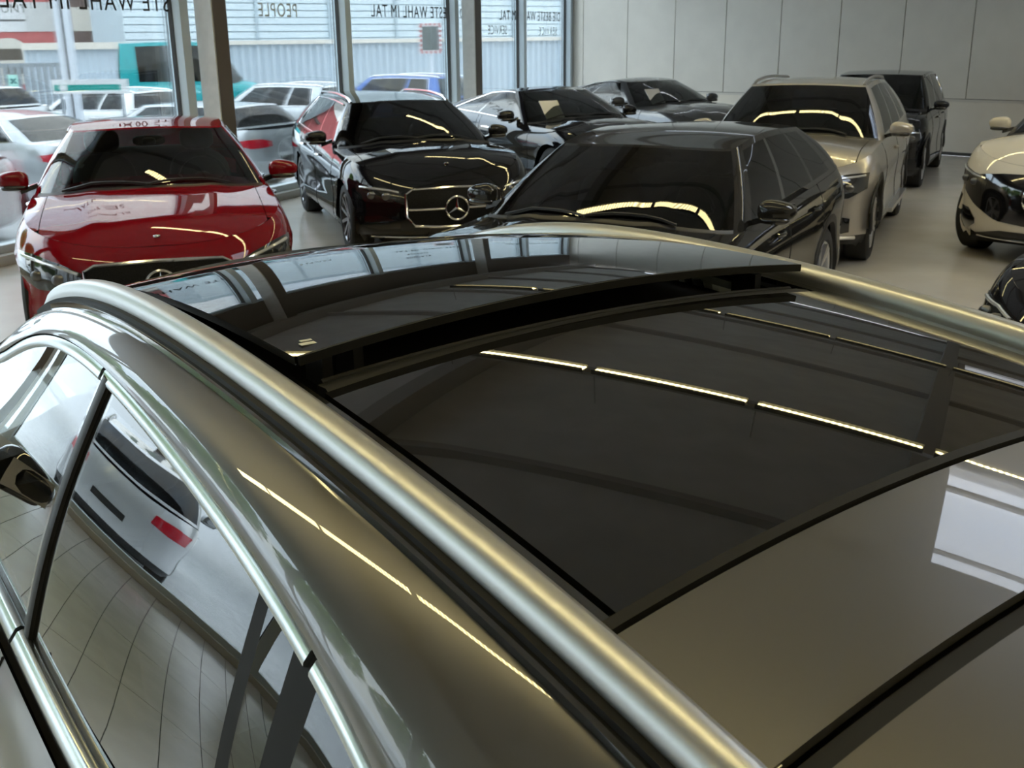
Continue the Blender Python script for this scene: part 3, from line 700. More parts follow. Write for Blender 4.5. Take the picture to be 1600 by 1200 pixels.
# green and white advertising board standing behind the outdoor cars
bq = px(140, 22.6); bo = MB().obox(Z * 1.62, (.72, 0, 0), (0, .03, 0), Z * .13).build('forecourt_board', WHITEP, None, False); bo.location = bq + Z * ZG
tag(bo, 'white board with a green stripe standing among the outdoor cars', 'sign')
MB().obox((-.05, -.034, 1.60), (.63, 0, 0), (0, .004, 0), Z * .055).build('stripe', mat('stripe_green', (.02, .33, .28), .4), bo, False)
MB().obox((-.5, -.04, 1.60), (.07, 0, 0), (0, .004, 0), Z * .05).build('stripe_mark', WHITEP, bo, False)
MB().box(-.6, -.55, -.02, .02, 0, 1.5).box(.55, .6, -.02, .02, 0, 1.5).build('leg', GATE, bo, False)
# traffic mirror on a pole
mp = px(680, 33); mo = empty('traffic_mirror', mp + Z * ZG); tag(mo, 'traffic mirror with a red and white border on a pole by the fence', 'mirror')
MB().tube([(0, 0, 0), (0, 0, 2.9)], .04, 8).build('pole', mat('post_white', (.72, .76, .82), .4), mo)
MB().obox((0, -.06, 2.42), (.32, 0, 0), (0, .03, 0), (0, 0, .42)).build('mirror_back', WHITEP, mo, False)
for k in range(6):
    for s in (-1, 1):
        if k < 5: MB().obox((-.26 + k * .13, -.095, 2.42 + s * .385), (.032, 0, 0), (0, .004, 0), (0, 0, .034)).build('red_mark', RED, mo, False)
        MB().obox((s * .285, -.095, 2.1 + k * .13), (.034, 0, 0), (0, .004, 0), (0, 0, .032)).build('red_mark', RED, mo, False)
MB().obox((0, -.095, 2.42), (.24, 0, 0), (0, .004, 0), (0, 0, .33)).build('mirror_glass', mat('mirror_glass', (.6, .65, .65), .05, 1), mo, False)
# trees outside along the left of the window front
LEAF = [mat('leaf_a', (.10, .19, .03), .5), mat('leaf_b', (.16, .26, .05), .5)]; BARK = mat('bark', (.08, .06, .045), .9, bump=(12, .6))
def tree(p, h, r, lab, seed):
    rnd = random.Random(seed); e = empty('street_tree', p); tag(e, lab, 'tree', 'trees along the street')
    tr = MB(); tr.tube([(0, 0, 0), (.05, .02, h * .3), (0, .05, h * .62)], [.16, .12, .06], 8)
    for k in range(7):
        a = rnd.random() * 6.28; z = h * rnd.uniform(.35, .55); tr.tube([(0, 0, z), (math.cos(a) * r * .6, math.sin(a) * r * .6, z + h * .2)], [.05, .02], 5)
    tr.build('trunk', BARK, e)
    mb = MB()
    for k in range(5200):
        v = Vector((rnd.gauss(0, 1), rnd.gauss(0, 1), rnd.gauss(0, 1))).normalized() * rnd.uniform(.45, 1.0)
        c = Vector((v.x * r, v.y * r, h * .66 + v.z * h * .36)); a = Vector((rnd.gauss(0, 1), rnd.gauss(0, 1), rnd.gauss(0, 1))).normalized(); b = a.orthogonal().normalized(); s = rnd.uniform(.12, .22)
        i = len(mb.v); mb.v += [tuple(c - a * s), tuple(c + b * s * .5), tuple(c + a * s), tuple(c - b * s * .5)]; mb.f.append((i, i + 1, i + 2, i + 3))
    o = mb.build('foliage', LEAF[seed % 2], e, False); o['kind'] = 'stuff'
for i, (u, off, h, r, lab) in enumerate(((.6, -13.5, 7.5, 2.3, 'tall leafy street tree outside behind the white hatchback'), (-4.6, -11, 8, 2.5, 'round leafy street tree outside behind the light silver car'), (-9.8, -11.5, 8.5, 2.5, 'broad leafy street tree outside beyond the script lettering'), (-15, -11, 8, 2.5, 'full leafy street tree outside past the script lettering'), (-20.2, -11.5, 7.5, 2.4, 'leafy street tree at the far end of the window front'))):
    tree(wp(u, off, ZG), h, r, lab, i + 1)
# ------------------------------------------------------------------ the cars
STAR = star_mesh('star_emblem', .095, CHROME); BADGE = None
def headlights(c, cols, drl=True):
    for o in c.patch('headlight', cols, LENS, c.root, .006, mirror=True):
        sg = 1 if sum(v.co.y for v in o.data.vertices) > 0 else -1
        if drl:
            y0, y1 = cols[0][0], cols[-1][0]; lo = [(q[0], q[1]) for q in cols]; hi = [(q[0], q[2]) for q in cols]
            pts = [c.fpoint(sg * lerp(y0 + .02, y1 - .03, k / 12), lerp(interp(lo, lerp(y0 + .02, y1 - .03, k / 12)), interp(hi, lerp(y0 + .02, y1 - .03, k / 12)), .86), .010) for k in range(13)]
            MB().tube(pts, .010, 6).build('daytime_light', LAMPW, o)
            for f_ in (.35, .68):
                y = lerp(y0, y1, f_); z = lerp(interp(lo, y), interp(hi, y), .42); p = c.fpoint(sg * y, z, .004)
                MB().blob(tuple(p), .02, .048, .036, 2.2, 14, 8).build('projector', ALLOYD, o)
def grille(c, hw, z0, z1, bars=2, star=True, frame=CHROME, taper=.0, size=1.0):
    g = c.patch('grille', [(-hw, z0 + .10, z1 - .03), (-hw * .86, z0 + .02, z1), (0, z0, z1 + .012), (hw * .86, z0 + .02, z1), (hw, z0 + .10, z1 - .03)], mat('grille_mesh', (.006, .006, .007), .6, spec=.15, noise=(120, .9)), c.root, .006, nx=24)[0]
    out = [(-hw, z0 + .10), (-hw * .86, z0 + .02), (-hw * .4, z0 + .004), (0, z0), (hw * .4, z0 + .004), (hw * .86, z0 + .02), (hw, z0 + .10), (hw, z1 - .03), (hw * .86, z1), (hw * .4, z1 + .009), (0, z1 + .012), (-hw * .4, z1 + .009), (-hw * .86, z1), (-hw, z1 - .03)]
    MB().tube([c.fpoint(y, z, .014) for y, z in out], .012, 6, True).build('grille_frame', frame, g)
    zc = (z0 + z1) / 2
    for s in (-1, 1):
        MB().tube([c.fpoint(s * lerp(.10, hw * .97, k / 8), zc, .016) for k in range(9)], .010, 6).build('grille_bar', frame, g)
    if star:
        o = link('star_emblem', STAR, g); o.location = c.fpoint(0, zc, .03); o.scale = (size,) * 3
    return g
def hood_badge(c, x):
    z = c.hoodz(c.L / 2 - x, 0); MB().lathe([(-.004, .024), (.004, .024), (.007, .018), (.007, .001)], 18, 'z').build('hood_badge', CHROME, c.root).location = (c.L / 2 - x, 0, z + .003)
def plate(c, z=.42, front=True):
    fn = c.fpoint if front else c.rpoint
    c.patch('plate_holder', [(-.26, z - .055, z + .055), (.26, z - .055, z + .055)], BLACKP, c.root, .012, fn=fn)
def taillights(c, cols):
    c.patch('taillight', cols, REDL, c.root, .006, fn=c.rpoint, mirror=True)
R_ = math.radians
# red saloon
red = Car(L=4.69, W=1.81, H=1.44, FO=.79, WB=2.84, hood0=.77, cowl=.985, belt=.95, beltr=1.0, xc=1.22, xh=2.02, xr=3.28, xrb=.62, crown=.075, Df=.85, nf=2.35, paint=paint('red', (.20, .002, .007), 0, .3), trim=CHROME,
          tint=(.42, .47, .46), tint_r=(.42, .47, .46), roofmat=None, win=((.06, .42), (.45, .80)), hood1=.862)
red.build('red_sedan', (-3.05, 9.32), R_(-72.4), 'shiny dark red sedan facing the foreground car beside the window front')
headlights(red, [(.46, .56, .64), (.58, .53, .69), (.74, .53, .735), (.85, .60, .745)])
grille(red, .44, .42, .68, size=1.0); hood_badge(red, .20); plate(red)
red.patch('air_intake', [(.5, .27, .38), (.7, .26, .40), (.8, .29, .36)], GLOSSB, red.root, .005, mirror=True)
taillights(red, [(.45, .74, .86), (.7, .72, .88), (.82, .72, .86)])
# black estate
BLK = paint('black', (.006, .006, .008), 0, .25)
est = Car(L=4.95, W=1.88, H=1.47, FO=.86, WB=2.96, R=.345, rim=10, hood0=.745, cowl=1.0, belt=.97, beltr=1.06, xc=1.28, xh=2.08, xr=4.35, xrb=.32, crown=.09, Df=.85, nf=2.4, sedan=False, paint=BLK, trim=CHROME, rails=CHROME,
          tint=(.14, .15, .15), tint_r=(.10, .11, .11), win=((.04, .32), (.34, .62)), quarter=(.65, .92), doors=((1.4, 2.5), (2.52, 3.6)), hwr=.57)
est.build('black_estate_car', (-1.34, 12.98), R_(-71.4), 'glossy black estate car with a chrome framed grille and large star emblem')
headlights(est, [(.50, .61, .67), (.62, .58, .705), (.78, .58, .725), (.86, .61, .73)])
grille(est, .46, .345, .68, size=1.15); hood_badge(est, .32); plate(est, .28)
MB().tube([est.fpoint(-.75 + k * .125, .245 + .02 * abs(k - 6) / 6, .01) for k in range(13)], .008, 6).build('bumper_strip', CHROME, est.root)
est.patch('air_intake', [(.52, .34, .40), (.7, .33, .46), (.84, .36, .44)], GLOSSB, est.root, .005, mirror=True)
# black off-roader close behind the foreground car
suvp = dict(L=4.67, W=1.89, H=1.62, FO=.80, WB=2.87, R=.36, hood0=.88, cowl=1.10, belt=1.07, beltr=1.14, xc=1.15, xh=1.98, xr=4.1, xrb=.28, crown=.08, Df=.7, nf=2.7, sedan=False, clad=.13, hwr=.60,
            win=((.04, .33), (.36, .66)), quarter=(.69, .92), doors=((1.3, 2.4), (2.42, 3.4)), headerdrop=.09, reardrop=.10, rcrown=.05)
ANTH = paint('anthracite', (.014, .0135, .013), .0, .3)
bs = Car(**{**suvp, 'H': 1.555, 'headerdrop': .12, 'belt': 1.04, 'beltr': 1.12, 'cowl': 1.06, 'hood0': .84, 'xr': 3.9, 'hwr': .61, 'paint': ANTH, 'tint': (.10, .11, .11), 'tint_r': (.06, .065, .065)})
bs.build('black_suv', (1.0, 7.4), R_(-118), 'dark anthracite off-roader right behind the foreground car roof')
headlights(bs, [(.48, .74, .80), (.62, .72, .84), (.78, .72, .86), (.87, .75, .85)]); grille(bs, .45, .50, .82)
# silver off-roader with running boards
SIL = paint('silver', (.50, .47, .43), .75, .32)
sv = Car(**{**suvp, 'paint': SIL, 'rails': ALLOY, 'tint': (.10, .11, .11), 'tint_r': (.07, .075, .075), 'rim': 5, 'H': 1.64})
sv.build('silver_suv', (3.33, 12.23), R_(-114.3), 'champagne silver off-roader with running boards and silver roof rails')
headlights(sv, [(.43, .69, .79), (.56, .65, .84), (.74, .66, .865), (.875, .74, .87)]); grille(sv, .45, .50, .80)
sv.patch('air_intake', [(.46, .33, .50), (.62, .33, .51), (.76, .36, .48)], GLOSSB, sv.root, .006, mirror=True)
MB().tube([sv.fpoint(-.80 + k * .1333, .30 + .012 * abs(k - 6) / 6, .012) for k in range(13)], .018, 8).build('skid_trim', ALLOY, sv.root)
for s in (1, -1):
    MB().obox((-.08, s * .93, .36), (.80, 0, 0), (0, .07, 0), (0, 0, .022)).build('running_board', ALLOY, sv.root, False)
# black van behind it
vn = Car(**{**suvp, 'L': 4.64, 'H': 1.70, 'W': 1.86, 'belt': 1.10, 'beltr': 1.14, 'cowl': 1.14, 'hood0': .92, 'xc': 1.0, 'xh': 1.75, 'xr': 4.3, 'hwr': .64, 'paint': BLK, 'trim': CHROME, 'tint': (.10, .11, .11), 'tint_r': (.06, .065, .065), 'headerdrop': .08, 'rcrown': .04})
vn.build('black_boxy_suv', (5.8, 17.22), R_(-116), 'tall black boxy car parked behind the silver off-roader against the wall')
headlights(vn, [(.48, .74, .80), (.62, .72, .86), (.78, .72, .88), (.86, .76, .86)]); grille(vn, .45, .52, .82)
red.root.scale = (1.06,) * 3; est.root.scale = (1.037,) * 3; sv.root.scale = (1.02,) * 3; vn.root.scale = (.93,) * 3; bs.root.scale = (.985,) * 3
# two coupes
cpp = dict(L=4.75, W=1.86, H=1.40, FO=.84, WB=2.83, R=.345, hood0=.75, cowl=.98, belt=.95, beltr=1.02, xc=1.30, xh=2.12, xr=3.15, xrb=.42, crown=.09, Df=.85, nf=2.4, sedan=True, win=((.06, .52), (.54, .90)), doors=((1.4, 2.8), (2.85, 2.9)), hwr=.54, tint=(.25, .28, .28), tint_r=(.35, .4, .4), reardrop=.12)
c1 = Car(**{**cpp, 'paint': BLK, 'trim': CHROME}); c1.build('black_coupe', (.6, 16.33), R_(-61.5), 'black coupe with a white sheet behind the windshield, between estate car and off-roader')
c2 = Car(**{**cpp, 'paint': paint('graphite', (.05, .052, .055), .5, .3), 'trim': BLACKP}); c2.build('grey_coupe', (2.4, 19.46), R_(-58.5), 'dark grey coupe parked in front of the panelled back wall')
for c in (c1, c2):
    headlights(c, [(.5, .62, .68), (.64, .60, .73), (.84, .62, .74)]); grille(c, .42, .40, .68)
c1.root.scale = (1.04,) * 3; c2.root.scale = (1.04,) * 3
for c, nm in ((c1, 'black coupe'), (c2, 'dark grey coupe')):
    p = c.root.matrix_basis @ Vector((c.L / 2 - c.xc - .30, -.42, c.cowl + .012)); o = MB().obox((0, 0, .12), (.11, 0, .115), (0, .15, 0), (.0015, 0, -.0015)).build('price_sheet', WHITEP, None, False)
    o.location = p; o.rotation_euler = (0, PI, c.root.rotation_euler.z); o.rotation_euler = (0, 0, c.root.rotation_euler.z + PI)
    tag(o, 'white paper sheet standing behind the windshield of the ' + nm, 'paper')
# white electric car and its neighbours on the right
ev = Car(L=4.86, W=1.94, H=1.69, FO=.85, WB=3.03, R=.37, hood0=.92, cowl=1.14, belt=1.10, beltr=1.16, xc=1.05, xh=1.9, xr=4.2, xrb=.3, crown=.12, Df=.9, nf=2.2, sedan=False, hwr=.60, paint=paint('white', (.66, .62, .55), 0, .3), win=((.04, .36), (.39, .70)), quarter=(.73, .92), trim=CHROME)
ev.build('white_electric_car', (6.53, 11.5), R_(-136), 'white electric car with a closed black front panel and dark air intakes')
ev.patch('front_panel', [(-.80, .66, .76), (-.62, .54, .82), (-.35, .42, .85), (0, .39, .86), (.35, .42, .85), (.62, .54, .82), (.80, .66, .76)], GLOSSB, ev.root, .005, nx=30)
headlights(ev, [(.50, .70, .80), (.68, .69, .83), (.84, .70, .87), (.925, .74, .89)])
ev.patch('air_intake', [(.60, .36, .41), (.70, .30, .50), (.84, .30, .51), (.93, .36, .44)], GLOSSB, ev.root, .006, mirror=True)
ev.patch('lower_grille', [(-.62, .235, .27), (-.3, .225, .33), (.3, .225, .33), (.62, .235, .27)], BLACKP, ev.root, .006)
MB().tube([ev.fpoint(-.6 + k * .1, .255, .012) for k in range(13)], .01, 6).build('bumper_strip', CHROME, ev.root)
o = link('star_emblem', STAR, ev.root); o.location = ev.fpoint(0, .64, .02); o.scale = (1.15,) * 3
sb = Car(**{**cpp, 'H': 1.45, 'paint': paint('bluegrey', (.28, .32, .36), .6, .3), 'sedan': True}); sb.build('blue_grey_car', (9.8, 16.2), R_(-145), 'blue grey car half hidden behind the white electric car')
headlights(sb, [(.5, .62, .68), (.64, .60, .73), (.84, .62, .74)]); grille(sb, .42, .40, .68)
dk = Car(**{**cpp, 'H': 1.42, 'paint': BLK}); dk.build('dark_car', (4.74, 6.3), R_(-145), 'dark glossy car just beyond the roof rail of the foreground car')
headlights(dk, [(.5, .62, .68), (.64, .60, .73), (.84, .62, .74)]); grille(dk, .42, .40, .68)
# silver car standing left of the foreground car (seen in its side glass)
ns = Car(**{**suvp, 'paint': paint('white_silver', (.62, .63, .65), .3, .3), 'rails': ALLOY}); q_ = wp(-5.2, -4.2); ns.build('light_silver_suv', (q_.x, q_.y, ZG), R_(150), 'light silver car outside the windows left of the foreground car')
headlights(ns, [(.48, .74, .80), (.62, .72, .84), (.78, .72, .86), (.87, .75, .85)]); grille(ns, .45, .50, .82)
taillights(ns, [(.5, .86, 1.0), (.7, .84, 1.02), (.88, .86, 1.0)]); plate(ns, .62, False)
# cars on the forecourt
OW = paint('forecourt_white', (.78, .80, .80), 0, .3); OS = paint('forecourt_silver', (.50, .53, .56), .5, .3); OB = paint('forecourt_blue', (.03, .12, .42), .2, .3)
estp = dict(L=4.8, W=1.85, H=1.47, FO=.85, WB=2.9, R=.33, hood0=.76, cowl=1.0, belt=.97, beltr=1.05, xc=1.25, xh=2.05, xr=4.2, xrb=.30, crown=.09, Df=.8, nf=2.4, sedan=False, win=((.04, .32), (.34, .62)), quarter=(.65, .92), doors=((1.4, 2.5), (2.52, 3.5)), hwr=.57, trim=CHROME, tint=(.3, .34, .34), tint_r=(.2, .23, .24))
def fore(cls, x, y, hd, nm, lab):
    c = Car(**cls); c.build(nm, (x, y, ZG), R_(hd), lab); taillights(c, [(.42, .78, .86), (.62, .76, .90), (.80, .76, .90), (.9, .80, .88)]); headlights(c, [(.5, .62, .68), (.64, .60, .73), (.84, .62, .74)]); grille(c, .42, .40, .68); plate(c, .55, False)
    return c
fore({**estp, 'paint': OS}, -5.75, 19.3, 152, 'silver_estate_car', 'silver estate car outside showing its red tail light behind the red sedan')
fore({**cpp, 'H': 1.46, 'xr': 3.4, 'paint': OS, 'trim': CHROME, 'tint_r': (.25, .3, .32)}, -8.1, 17.4, 152, 'silver_sedan', 'silver sedan outside with chrome window line, above the red sedan roof')
fore({**estp, 'xr': 3.7, 'H': 1.5, 'paint': OW}, -8.55, 14.1, 152, 'white_hatchback', 'white car outside the window nearest the red sedan mirror')
fore({**suvp, 'paint': OW}, -12.2, 24.3, 150, 'white_suv', 'white car in the second outdoor row before the slatted gate')
fore({**estp, 'paint': OW, 'rails': CHROME}, -9.2, 25.0, 150, 'white_estate_car', 'white estate car with roof rails by the green striped board')
fore({**estp, 'paint': OS, 'rails': CHROME, 'H': 1.52}, -5.3, 25.6, 150, 'pale_silver_estate_car', 'pale silver estate car with chrome rails outside beside the window mullion')
fore({**estp, 'paint': OB, 'rails': CHROME, 'H': 1.62}, -2.9, 27.6, 150, 'blue_estate_car', 'bright blue estate car outside behind the black estate car roof')
# teal crew-cab truck by the fence
TEAL = paint('teal', (.03, .36, .38), 0, .35)
tk = Car(L=4.3, W=1.95, H=2.46, FO=.8, WB=2.6, R=.38, hood0=1.05, cowl=1.40, belt=1.35, beltr=1.38, xc=.95, xh=1.6, xr=3.95, xrb=.25, crown=.08, Df=.7, nf=2.8, sedan=False, hwr=.80, win=((.06, .40), (.54, .86)), doors=((1.1, 2.0), (2.05, 2.9)), paint=TEAL, tint=(.25, .3, .3), tint_r=(.10, .12, .12), rcrown=.05, headerdrop=.08)
tp = px(308, 30.5); tk.build('teal_truck', (tp.x, tp.y, ZG), R_(12), 'turquoise crew cab truck parked along the pale fence', 'truck')
headlights(tk, [(.5, .80, .88), (.66, .78, .92), (.84, .80, .9)]); grille(tk, .42, .55, .88, star=False)
# ------------------------------------------------------------------ foreground car
HEAD = math.radians(-34.7); FV = Vector((math.sin(HEAD), math.cos(HEAD), 0)); RV = Vector((math.cos(HEAD), -math.sin(HEAD), 0))
FO_ = RV * 1.076            # s = 0 abeam of the camera, t = 0 on the centre line
S0 = 2.20                   # mid-length station
GP = mat('paint_bronze_grey', (.108, .103, .097), .34, .75, 1.0, coat_rough=.012)
fg = Car(L=4.62, W=1.90, H=1.64, FO=.82, WB=2.88, R=.36, hood0=.86, cowl=1.10, belt=1.085, beltr=1.12, xc=1.10, xh=2.05, xr=4.2, xrb=.3, crown=.08, Df=.75, nf=2.6, sedan=False, paint=GP, doors=((1.3, 2.66), (2.68, 3.62)), trim=CHROME)
fr_ = fg.build('bronze_grey_suv', (FO_ + FV * S0)[:2], math.atan2(FV.y, FV.x), 'bronze grey car in the foreground with a panoramic glass roof and aluminium rails', greenhouse=False)
def L_(s, t, z): return (s - S0, -t, z)      # (s forward, t right) -> car frame
RT = [(-.05, 1.40), (.2, 1.505), (.43, 1.556), (.55, 1.578), (.69, 1.598), (.88, 1.618), (1.06, 1.632), (1.2, 1.642), (1.5, 1.655), (1.75, 1.655), (2.02, 1.642), (2.2, 1.622), (2.43, 1.577), (2.7, 1.49), (3.0, 1.36), (3.3, 1.2)]
RT = sorted(RT)
def rz_(s):      # smooth crown line of the roof edge
    x = max(.25, min(2.75, s)) - 1.5; z = 1.6542 + .0215 * x - .067 * x * x - .0266 * x ** 3 - .0231 * x ** 4
    d = .0215 - .134 * x - .0798 * x * x - .0924 * x ** 3
    return z + d * (s - 1.5 - x)
TE = .60
def roofz(s, t): return rz_(s) + .036 * (1 - min(1, abs(t) / .6) ** 2)
def skin(name, s0, s1, t0, t1, m, lift=0, ns=40, ntt=24, bow=0, th=0, parent=None, par=True, liftf=None):
    A = []
    for i in range(ns + 1):
        r = []
        for j in range(ntt + 1):
            t = lerp(t0, t1, j / ntt); bo = bow * (1 - (t / .5) ** 2); s = lerp(s0, s1, i / ns) + (bo(s0) if callable(bo) else bo * (1 if not callable(bo) else 0))
            lf = liftf(i / ns) if liftf else lift
            r.append(Vector(L_(s, t, roofz(s, t) + lf)))
        A.append(r)
    mb = MB().grid(A)
    if th:
        B = [[p - Vector((0, 0, th)) for p in r] for r in A]; mb.grid(B)
        ring = lambda G: G[0] + [r[-1] for r in G[1:]] + G[-1][-2::-1] + [r[0] for r in G[-2:0:-1]]
        mb.grid([ring(A), ring(B)], True)
    return mb.build(name, m, parent or fr_, True, 40)
RG = mat('roof_glass', (.006, .006, .0065), .015, 0, 0, .6); RG.node_tree.nodes['Principled BSDF'].inputs['IOR'].default_value = 1.52
SEALM = mat('seal_rubber', (.008, .008, .008), .6, spec=.25)
# fixed rear glass, painted rear strip, tailgate spoiler
GW = .50
skin('rear_roof_glass', .668, 1.275, -GW, GW, RG, 0, bow=.018, th=.008)
skin('roof_seal', .650, .664, -.54, .54, SEALM, .004, ns=4, bow=.018, th=.02)
skin('roof_panel', .462, .646, -.56, .56, GP, 0, ns=14, bow=.018, th=.01)
skin('roof_gap', .44, .458, -.56, .56, SEALM, -.012, ns=3, bow=.018, th=.01)
skin('tailgate_spoiler', .02, .436, -.56, .56, GP, -.004, ns=18, bow=.018, th=.02)
# side strips of the roof between glass and rails
for sg in (1, -1):
    skin('roof_side_strip', .46, 2.45, sg * (GW + .006), sg * .60, mat('roof_strip_black', (.02, .02, .02), .12, .3, 1.0), -.003, ns=50, ntt=6, th=.01)
# opening, cross bar, front panel tilted up
skin('sunroof_frame', 1.285, 2.30, -GW, GW, UNDER, -.055, ns=20, th=.01)
MB().sweep([L_(1.30, lerp(-.49, .49, k / 20), roofz(1.30, lerp(-.49, .49, k / 20)) - .014) for k in range(21)], [(-.02, -.012), (.02, -.012), (.02, .006), (.008, .012), (-.02, .010)], (0, 0, 1)).build('cross_bar', SEALM, fr_)
MB().tube([L_(1.328, lerp(-.48, .48, k / 20), roofz(1.328, lerp(-.48, .48, k / 20)) - .008) for k in range(21)], .006, 8).build('seal_bead', SEALM, fr_)
fp = skin('sunroof_panel', 1.335, 2.26, -.515, .515, RG, 0, ns=30, bow=.018, th=.012, liftf=lambda u: .034 * (1 - u) + .004)
MB().sweep([L_(1.332 + .018 * (1 - (lerp(-.51, .51, k / 20) / .5) ** 2), lerp(-.51, .51, k / 20), roofz(1.34, lerp(-.51, .51, k / 20)) + .032) for k in range(21)], [(-.003, -.007), (.003, -.007), (.003, .006), (-.003, .006)], (0, 0, 1)).build('panel_edge_seal', SEALM, fp)
for t in (-.45, -.40, .44): MB().obox(L_(1.40, t, roofz(1.40, t) - .012), (.03, 0, 0), (0, .008, 0), (0, 0, .025)).build('hinge_arm', BLACKP, fr_, False)
# front of the roof to the windshield
skin('roof_front_strip', 2.275, 2.42, -.56, .56, GLOSSB, 0, ns=10, bow=.02, th=.01)
# panel marking
me = MB().obox(L_(1.372, -.475, roofz(1.372, -.475) + .0372), (.006, 0, 0), (0, .014, 0), (0, 0, .0004)).obox(L_(1.388, -.473, roofz(1.388, -.473) + .0366), (.004, 0, 0), (0, .009, 0), (0, 0, .0004)).build('glass_marking', mat('marking_print', (.55, .55, .5), .5), fp, False)
# roof rails
RAIL = mat('rail_aluminium', (.52, .52, .51), .38, 1.0)
def rail_prof(u):
    k = min(1, u / .06, (1 - u) / .04); h = lerp(.006, .034, k)
    return [(-.021, -.012), (.021, -.012), (.0225, h * .35), (.017, h * .85), (.008, h), (-.009, h * .98), (-.018, h * .80), (-.0225, h * .30)]
for sg in (1, -1):
    ss = [lerp(.30, 2.66, k / 60) for k in range(61)]
    pts = [L_(s, sg * .558, rz_(s) + .004) for s in ss]
    o = MB().sweep(pts, rail_prof, (0, 0, 1)).build('roof_rail', RAIL, fr_, True, 50)
    MB().sweep([L_(s, sg * .584, rz_(s) - .004) for s in ss], [(-.006, -.012), (.006, -.012), (.006, .010), (-.006, .010)], (0, 0, 1)).build('rail_seal', SEALM, o)
# body flank from rail to the upper window line
CH = [(.20, .735, 1.12), (.35, .730, 1.20), (.55, .722, 1.345), (.66, .716, 1.425), (.764, .711, 1.470), (.905, .70, 1.502), (1.097, .68, 1.548), (1.339, .67, 1.565), (1.517, .665, 1.571), (1.764, .66, 1.586), (1.93, .657, 1.588), (2.088, .655, 1.579), (2.311, .66, 1.527), (2.511, .665, 1.470), (2.765, .67, 1.384), (3.0, .70, 1.27), (3.25, .75, 1.13)]
def chp(s):
    a_, b_ = cinterp([(a, b) for a, b, c_ in CH], s), cinterp([(a, c_) for a, b, c_ in CH], s); x = s - 1.7
    k = max(0, min(1, (s - .62) / .12, (2.78 - s) / .12)); k = k * k * (3 - 2 * k)
    pt = -.0048 * x**3 + .03194 * x * x - .01818 * x + .65973; pz = .09807 * x**5 - .03693 * x**4 - .15491 * x**3 - .12576 * x * x + .03738 * x + 1.58674
    return lerp(a_, pt, k), lerp(b_, pz, k)
def flank(sg, s0=.1, s1=3.15):
    rows = []
    for i in range(81):
        s = lerp(s0, s1, i / 80); tc_, zc_ = chp(s); z0 = rz_(s) - .012; r = []
        for j in range(11):
            u = j / 10; a = lerp(.585, tc_ + .004, math.sin(u * PI / 2) ** 1.15); z = lerp(z0, zc_ + .012, 1 - math.cos(u * PI / 2) ** 1.1 if u < 1 else 1)
            r.append(L_(s, sg * a, z))
        rows.append(r)
    return MB().grid(rows)
for sg in (1, -1): flank(sg).build('roof_side', GP, fr_, True, 60)
